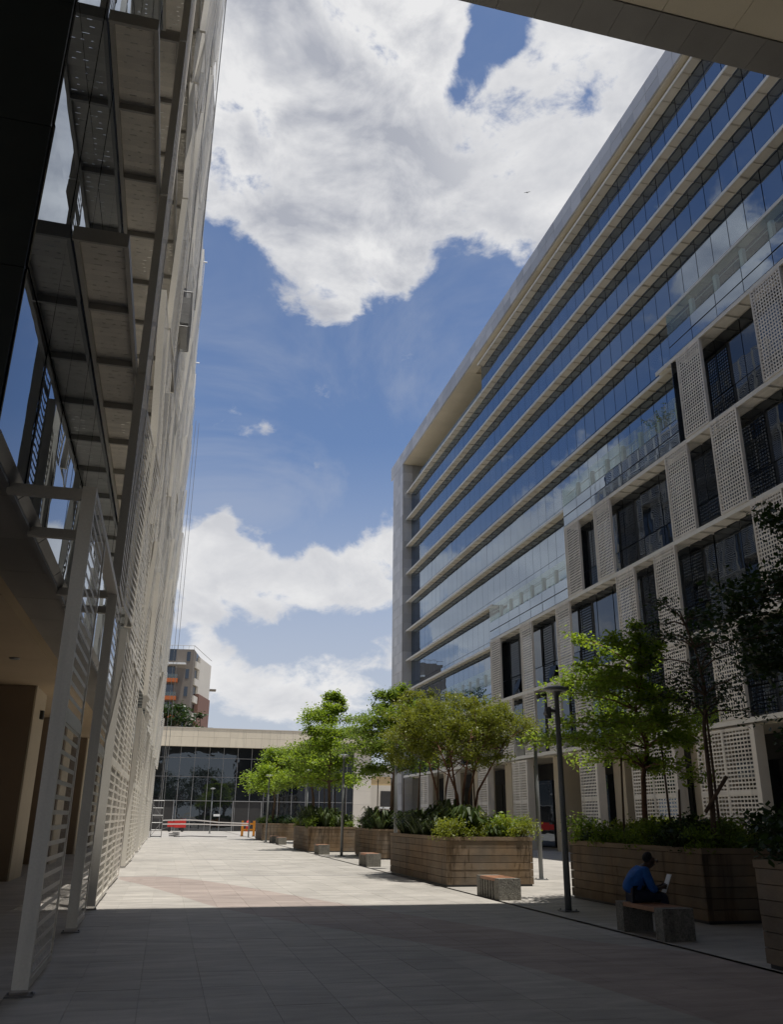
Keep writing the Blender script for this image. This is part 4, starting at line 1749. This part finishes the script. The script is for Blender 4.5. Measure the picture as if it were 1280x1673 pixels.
# ------------------------------------------------------------------ benches
def bench(label, x, y, slats, wood_side=True):
    """x,y: plaza-side near corner"""
    o = thing('bench', label, 'bench', (x + .25, y + .68, 0), 'timber and concrete benches')
    W_, L_, H_ = .5, 1.36, .42
    for y0 in (0, L_ - .22):
        q = MB()
        q.box(-.25, .09, y0 - .68, y0 + .22 - .68, 0, H_)
        q.box(.10, .25, y0 - .68, y0 + .22 - .68, 0, H_)
        q.box(.089, .101, y0 - .678, y0 + .218 - .68, 0, H_ - .05)
        local('concrete_block', q, M['concrete'], o)
    n_ = 5
    for i in range(n_):
        q = MB()
        a = -.25 + i * .1
        q.box(a + .004, a + .096, .225 - .68, L_ - .225 - .68, H_ - .058, H_ + .002)
        local('seat_slat', q, M['wood'], o)
    if slats:
        for i in range(6):
            q = MB()
            yy = .225 + i * (L_ - .45 - .095) / 5 - .68
            q.box(-.24, -.19, yy, yy + .095, 0, H_ - .06)
            local('side_slat', q, M['concrete'], o)
        q = MB()
        q.box(-.15, .2, .225 - .68, L_ - .225 - .68, .0, .05)
        local('foot_slab', q, M['concrete'], o)
        q = MB()
        q.box(-.12, -.08, .225 - .68, L_ - .225 - .68, .051, H_ - .06)  # dark board added behind the slats so the slots read as shade
        local('slot_shade_board', q, M['steel'], o)
    return o


bench('shaded bench with timber top on which the person in blue sits', 6.99, 11.86, False)
bench('bench with slatted side at the near corner of the olive-leaved tree planter', 6.95, 18.2, True)
bench('sunlit bench standing left of the half-hidden planter', 7.0, 31.05, True)
bench('sunlit bench beside the planter under the tall tiered tree', 7.02, 41.2, True)
bench('nearer of the two small benches before the farthest planter', 6.98, 56.0, True)
bench('farther of the two small benches before the farthest planter', 6.98, 59.6, True)


# ------------------------------------------------------------------ the seated person
def skin_mesh(name, pts, edges, rad, sub=2, root=0):
    me = bpy.data.meshes.new(name)
    me.from_pydata(pts, edges, [])
    o = bpy.data.objects.new(name, me)
    COL.objects.link(o)
    md = o.modifiers.new('skin', 'SKIN')
    md.use_smooth_shade = True
    for i, r in enumerate(rad):
        sv = me.skin_vertices[0].data[i]
        sv.radius = (r, r) if not hasattr(r, '__len__') else r
        sv.use_root = i == root
    ss = o.modifiers.new('sub', 'SUBSURF')
    ss.levels = ss.render_levels = sub
    dg = bpy.context.evaluated_depsgraph_get()
    dg.update()
    ev = o.evaluated_get(dg)
    out_ = bpy.data.meshes.new_from_object(ev, depsgraph=dg)
    out_.name = name
    bpy.data.objects.remove(o)
    out_.polygons.foreach_set('use_smooth', [True] * len(out_.polygons))
    return out_


PX_, PY_ = 7.12, 12.93
person = thing('person', 'person in blue long-sleeved top sitting hunched on the shaded bench reading', 'person', (PX_, PY_, .42))
# local axes: +x is where the person looks, z from the seat
sh, hd = Vector((.20, 0, .47)), Vector((.335, 0, .60))
B = {}
pts, rad, ed = [], [], []


def J(nm, p, r, par=None):
    B[nm] = len(pts)
    pts.append(tuple(p))
    rad.append(r)
    if par:
        ed.append((B[par], B[nm]))


J('pelvis', (0, 0, .10), (.13, .15))
J('waist', (.025, 0, .23), (.125, .145), 'pelvis')
J('chest', (.12, 0, .37), (.13, .15), 'waist')
J('neckb', (.20, 0, .465), .085, 'chest')
J('neck', (.255, 0, .515), .060, 'neckb')
J('jaw', (.32, 0, .535), .066, 'neck')
J('head', (.335, 0, .595), .098, 'jaw')
J('crown', (.315, 0, .645), .080, 'head')
for s_, nm in ((1, 'l'), (-1, 'r')):
    J('sh' + nm, (.19, .17 * s_, .44), .058, 'chest')
    J('el' + nm, (.28, .215 * s_, .19), .040, 'sh' + nm)
    J('fa' + nm, (.36, .165 * s_, .19), .034, 'el' + nm)
    J('wr' + nm, (.435, .115 * s_, .215), .024, 'fa' + nm)
    J('pa' + nm, (.495, .092 * s_, .228), .030, 'wr' + nm)
    for fi in range(4):
        zz = .252 - .019 * fi
        J('f%d%s' % (fi, nm), (.525, .085 * s_ - .004 * s_, zz), .0105, 'pa' + nm)
        J('g%d%s' % (fi, nm), (.558 - .006 * abs(fi - 1.3), .066 * s_, zz + .004), .0095, 'f%d%s' % (fi, nm))
        J('h%d%s' % (fi, nm), (.567 - .006 * abs(fi - 1.3), .040 * s_, zz + .006), .008, 'g%d%s' % (fi, nm))
    J('t0' + nm, (.505, .058 * s_, .257), .012, 'pa' + nm)
    J('t1' + nm, (.528, .042 * s_, .273), .0095, 't0' + nm)
    J('hip' + nm, (.06, .095 * s_, .085), .09, 'pelvis')
    J('kn' + nm, (.47, .14 * s_, .10), .062, 'hip' + nm)
    J('cf' + nm, (.46, .13 * s_, -.10), .055, 'kn' + nm)
    J('an' + nm, (.44, .12 * s_, -.345), .038, 'cf' + nm)
    J('ft' + nm, (.52, .12 * s_, -.385), .034, 'an' + nm)
    J('to' + nm, (.62, .13 * s_, -.39), .028, 'ft' + nm)
body_me = skin_mesh('body', pts, ed, rad, 2)
body_me.materials.append(M['skin'])
local('body', body_me, None, person)


def garment(nm, keys, grow, mat, extra=None):
    idx = {k: i for i, k in enumerate(keys)}
    p2 = [pts[B[k]] for k in keys]
    r2 = [(rad[B[k]] + grow) if not isinstance(rad[B[k]], tuple) else tuple(v + grow for v in rad[B[k]]) for k in keys]
    e2 = [(idx[k1], idx[k2]) for k1 in keys for k2 in keys if (B[k1], B[k2]) in ed]
    me = skin_mesh(nm, p2, e2, r2, 2)
    me.materials.append(mat)
    return local(nm, me, None, person)


garment('shirt', ['pelvis', 'waist', 'chest', 'neckb', 'shl', 'ell', 'fal', 'shr', 'elr', 'far'], .026, M['shirt'])
pts_b, rad_b = list(pts), list(rad)
garment('trousers', ['pelvis', 'hipl', 'knl', 'cfl', 'anl', 'hipr', 'knr', 'cfr', 'anr'], .013, M['trousers'])
for s_ in (1, -1):
    me = skin_mesh('shoe', [(.41, .12 * s_, -.385), (.50, .12 * s_, -.375), (.60, .13 * s_, -.388), (.66, .13 * s_, -.392)], [(0, 1), (1, 2), (2, 3)], [(.042, .036), (.047, .042), (.044, .03), (.034, .024)], 2)
    me.materials.append(M['shoe'])
    local('shoe', me, None, person)
me = skin_mesh('hair', [(.275, 0, .56), (.285, 0, .625), (.315, 0, .662), (.365, 0, .655)], [(0, 1), (1, 2), (2, 3)], [.072, .096, .092, .060], 2)
me.materials.append(M['hair'])
local('hair', me, None, person)
q = MB()                                                    # nose, ears, brow and lips
q.tube([(.428, 0, .612), (.447, 0, .575), (.424, 0, .565)], [.009, .015, .010], 6)
local('nose', q, M['skin'], person, True)
for s_ in (1, -1):
    q = MB()
    q.tube([(.325, .090 * s_, .56), (.330, .101 * s_, .59), (.320, .094 * s_, .615)], [.012, .018, .012], 6)
    local('ear', q, M['skin'], person, True)
    q = MB()
    q.tube([(.418, .032 * s_, .605), (.427, .032 * s_, .605)], .010, 8)
    local('eye', q, M['white'], person, True)
q = MB()
q.tube([(.392, -.022, .538), (.405, 0, .535), (.392, .022, .538)], .007, 6)
local('mouth', q, M['skin'], person, True)
person.rotation_euler = (0, 0, RAD(-14))
# what the person holds
c_, s2 = math.cos(RAD(-14)), math.sin(RAD(-14))
hx, hy = .553, 0.0
o = thing('paper_sheets', 'white paper sheets held up in the hands of the seated person', 'paper', (PX_ + hx * c_ - hy * s2, PY_ + hx * s2 + hy * c_, .42 + .27))
q = MB()
q.hexa([(-.055, -.10, -.13), (-.050, -.10, -.13), (-.050, .10, -.13), (-.055, .10, -.13), (.055, -.10, .13), (.060, -.10, .13), (.060, .10, .13), (.055, .10, .13)])
local('front_sheet', q, M['paper'], o)
q = MB()
q.hexa([(-.046, -.098, -.128), (-.043, -.098, -.128), (-.043, .103, -.126), (-.046, .103, -.126), (.066, -.098, .132), (.070, -.098, .132), (.070, .103, .128), (.066, .103, .128)])
local('back_sheet', q, M['paper'], o)
o.rotation_euler = (0, 0, RAD(-14))

# ------------------------------------------------------------------ works gear at the far end
def cradle(label, x0, x1, y0, y1, z0, h, decks):
    o = thing('access_cradle', label, 'cradle', ((x0 + x1) / 2, (y0 + y1) / 2, z0), 'window-cleaning cradles')
    q = MB()
    r = .028
    for x in (x0, x1):
        for y in (y0, y1):
            q.tube([(x, y, z0), (x, y, z0 + h)], r, 6)
    n = max(3, int(h / .5))
    for i in range(n + 1):
        z = z0 + h * i / n
        for x in (x0, x1):
            q.tube([(x, y0, z), (x, y1, z)], r * .8, 5)
        for y in (y0, y1):
            q.tube([(x0, y, z), (x1, y, z)], r * .8, 5)
    q.tube([(x0, y0, z0 + .1), (x1, y0, z0 + h * .45)], r * .7, 5)
    q.tube([(x1, y0, z0 + h * .5), (x0, y0, z0 + h * .9)], r * .7, 5)
    q.build('cage', M['alu'], o)
    q = MB()
    q.box(x0 + .03, x1 - .03, y0 + .03, y1 - .03, z0 + .02, z0 + .10)
    q.build('deck', M['alu'], o)
    q = MB()
    q.box(x0 + .12, x1 - .2, y0 + .2, y0 + .6, z0 + h * .50, z0 + h * .78)
    q.tube([((x0 + x1) / 2, y0 + .3, z0 + h * .78), ((x0 + x1) / 2, y0 + .3, z0 + h + .3)], .04, 7)
    q.build('hoist', M['steel'], o)
    if decks:
        for y in (y0, y1):
            q = MB()
            q.box(x0, x1, y - .02, y + .02, z0 + .1, z0 + .95)
            q.build('toe_board', M['alu'], o)
    return o


cradle('silver cage cradle parked on the ground at the foot of left facade', -.95, -.12, 73.6, 75.0, 0, 2.75, False)
cradle('silver cradle hanging high on the left facade screens', -1.03, -.62, 21.7, 23.1, 14.75, 1.15, True)
for nm, pts_, lab in (('hoist_rope', [(-.45, 74.0, 2.9), (-.5, 74.1, 18), (-.55, 74.2, 36.6)], 'pair of grey ropes rising from the ground cradle to the roof'),
                      ('hoist_rope', [(-.82, 22.2, 15.9), (-.85, 22.2, 36.4)], 'grey rope above the hanging cradle on the left facade')):
    q = MB()
    q.tube(pts_, .02, 5)
    q.tube([(p[0] + .3, p[1] + .4, p[2]) for p in pts_], .02, 5)
    tag(q.build(nm, M['rope']), lab, 'rope')
for i, (y, lab) in enumerate(((64.0, 'small white roof davit on the left roof edge, lower of two'), (50.0, 'small white roof davit on the left roof edge, upper of two'))):
    o = thing('roof_davit', lab, 'davit', (-1.6, y, 36.1), 'roof davits')
    q = MB()
    q.tube([(0, 0, 0), (0, 0, .8), (.3, 0, 1.0), (.95, 0, 1.0)], .05, 7)
    local('davit_arm', q, M['white'], o)
    q = MB()
    q.box(-.2, .2, -.2, .2, 0, .06)
    local('davit_base', q, M['steel'], o)
# generator
o = thing('generator', 'red wheeled generator beside the cradle in front of the glass hall', 'generator', (1.35, 100.5, 0))
q = MB()
q.hexa([(-.3, -.5, .55), (1.25, -.5, .55), (1.25, .5, .55), (-.3, .5, .55), (-.3, -.5, 1.55), (1.2, -.5, 1.65), (1.2, .5, 1.65), (-.3, .5, 1.55)])
local('housing', q, M['red'], o)
q = MB()
q.box(-1.2, -.31, -.4, .4, .62, 1.35)
local('control_box', q, M['red'], o)
for xx in (-.9, .8):
    q = MB()
    q.tube([(xx, -.55, .28), (xx, .55, .28)], .26, 14)
    local('wheel', q, M['black'], o)
q = MB()
q.box(-1.3, 1.3, -.45, .45, .46, .54)
q.tube([(-1.3, 0, .5), (-2.1, 0, .25)], .04, 6)
local('chassis', q, M['steel'], o)
o.scale = (.8, .8, .8)
# hose on the floor
q = MB()
pp = []
for i in range(60):
    t = i / 59
    pp.append((.9 + 4.2 * t + .2 * math.sin(9 * t), 76.2 + 1.6 * math.sin(5.2 * t) + 1.4 * t, .03))
q.tube(pp, .03, 5)
coil = [(.9 + .42 * math.cos(a * .5), 75.6 + .42 * math.sin(a * .5), .03 + .011 * a) for a in range(30)]
q.tube(coil, .03, 5)
tag(q.build('hose', M['black'], None, True), 'black hose coiled and trailing on the paving by the ground cradle', 'hose')
# barrier and tape
o = thing('barrier', 'orange plastic barrier left of the farthest planter', 'barrier', (7.15, 79.0, 0))
q = MB()
for xx in (-.5, .5):
    q.box(xx - .10, xx + .10, -.05, .05, .04, 1.28)
q.box(-.399, .399, -.04, .04, .95, 1.1)
q.box(-.399, .399, -.04, .04, .48, .62)
local('barrier_frame', q, M['orange'], o)
q = MB()
q.box(-.62, -.38, -.2, .2, 0, .04)
q.box(.38, .62, -.2, .2, 0, .04)
local('barrier_foot', q, M['black'], o)
q = MB()
q.tube([(6.9, 75.6, 0), (6.9, 75.6, 1.3)], .06, 8)
tag(q.build('post', M['steel']), 'short dark post in front of the orange barrier', 'post')
for z, sag, lab in ((1.22, .035, 'upper white tape line stretched across the far end of the plaza'), (.93, .012, 'lower white tape line stretched across the far end of the plaza')):
    q = MB()
    n_ = 24
    xs_ = [-.1 + 7.4 * i / n_ for i in range(n_ + 1)]
    zz = [z + 3 * sag * math.sin(math.pi * min(1, i / n_ * 1.6)) - 6 * sag * (i / n_) for i in range(n_ + 1)]
    for i in range(n_):
        y0_, y1_ = 76 + 3 * i / n_, 76 + 3 * (i + 1) / n_
        q.hexa([(xs_[i], y0_, zz[i]), (xs_[i + 1], y1_, zz[i + 1]), (xs_[i + 1], y1_ + .006, zz[i + 1]), (xs_[i], y0_ + .006, zz[i]),
                (xs_[i], y0_, zz[i] + .09), (xs_[i + 1], y1_, zz[i + 1] + .09), (xs_[i + 1], y1_ + .006, zz[i + 1] + .09), (xs_[i], y0_ + .006, zz[i] + .09)])
    tag(q.build('barrier_tape', M['tape']), lab, 'tape', 'barrier tapes')
o = thing('fire_extinguisher', 'small red extinguisher on a stand inside the hall doorway', 'extinguisher', (9.5, 106.2, 0))
q = MB()
q.lathe([(.14, .3), (.16, .36), (.16, 1.0), (.10, 1.12), (.05, 1.16)], 14)
local('cylinder', q, M['red'], o, True)
q = MB()
q.box(-.22, .22, -.18, .18, 0, .3)
q.tube([(0, 0, 1.16), (.12, 0, 1.22)], .03, 6)
local('stand', q, M['red'], o)

# bird
bd = Vector((.35, .75, .70)) * 70
o = thing('bird', 'small dark bird gliding in front of the white cloud', 'bird', (bd.x, bd.y, bd.z + 1.6))
me = skin_mesh('body', [(-.28, 0, -.02), (-.12, 0, 0), (.08, 0, .0), (.2, 0, .02), (.28, 0, .01)], [(0, 1), (1, 2), (2, 3), (3, 4)], [(.05, .012), .05, .06, .035, .012], 1)
me.materials.append(M['bird'])
local('body', me, None, o)
for s_ in (1, -1):
    q = MB()
    q.hexa([(-.08, .03 * s_, 0), (.1, .03 * s_, 0), (.12, .30 * s_, .13), (-.02, .30 * s_, .12), (-.08, .03 * s_, .02), (.1, .03 * s_, .02), (.12, .30 * s_, .145), (-.02, .30 * s_, .135)])
    q.hexa([(-.02, .301 * s_, .12), (.12, .301 * s_, .13), (-.02, .62 * s_, .04), (-.06, .62 * s_, .04), (-.02, .301 * s_, .135), (.12, .301 * s_, .145), (-.02, .62 * s_, .05), (-.06, .62 * s_, .05)])
    local('wing', q, M['bird'], o)
o.rotation_euler = (0, 0, RAD(60))
o.scale = (.45, .45, .45)
print('counts ledges', nl, 'cat', NC, 'screens', ns, 'slabs', count)
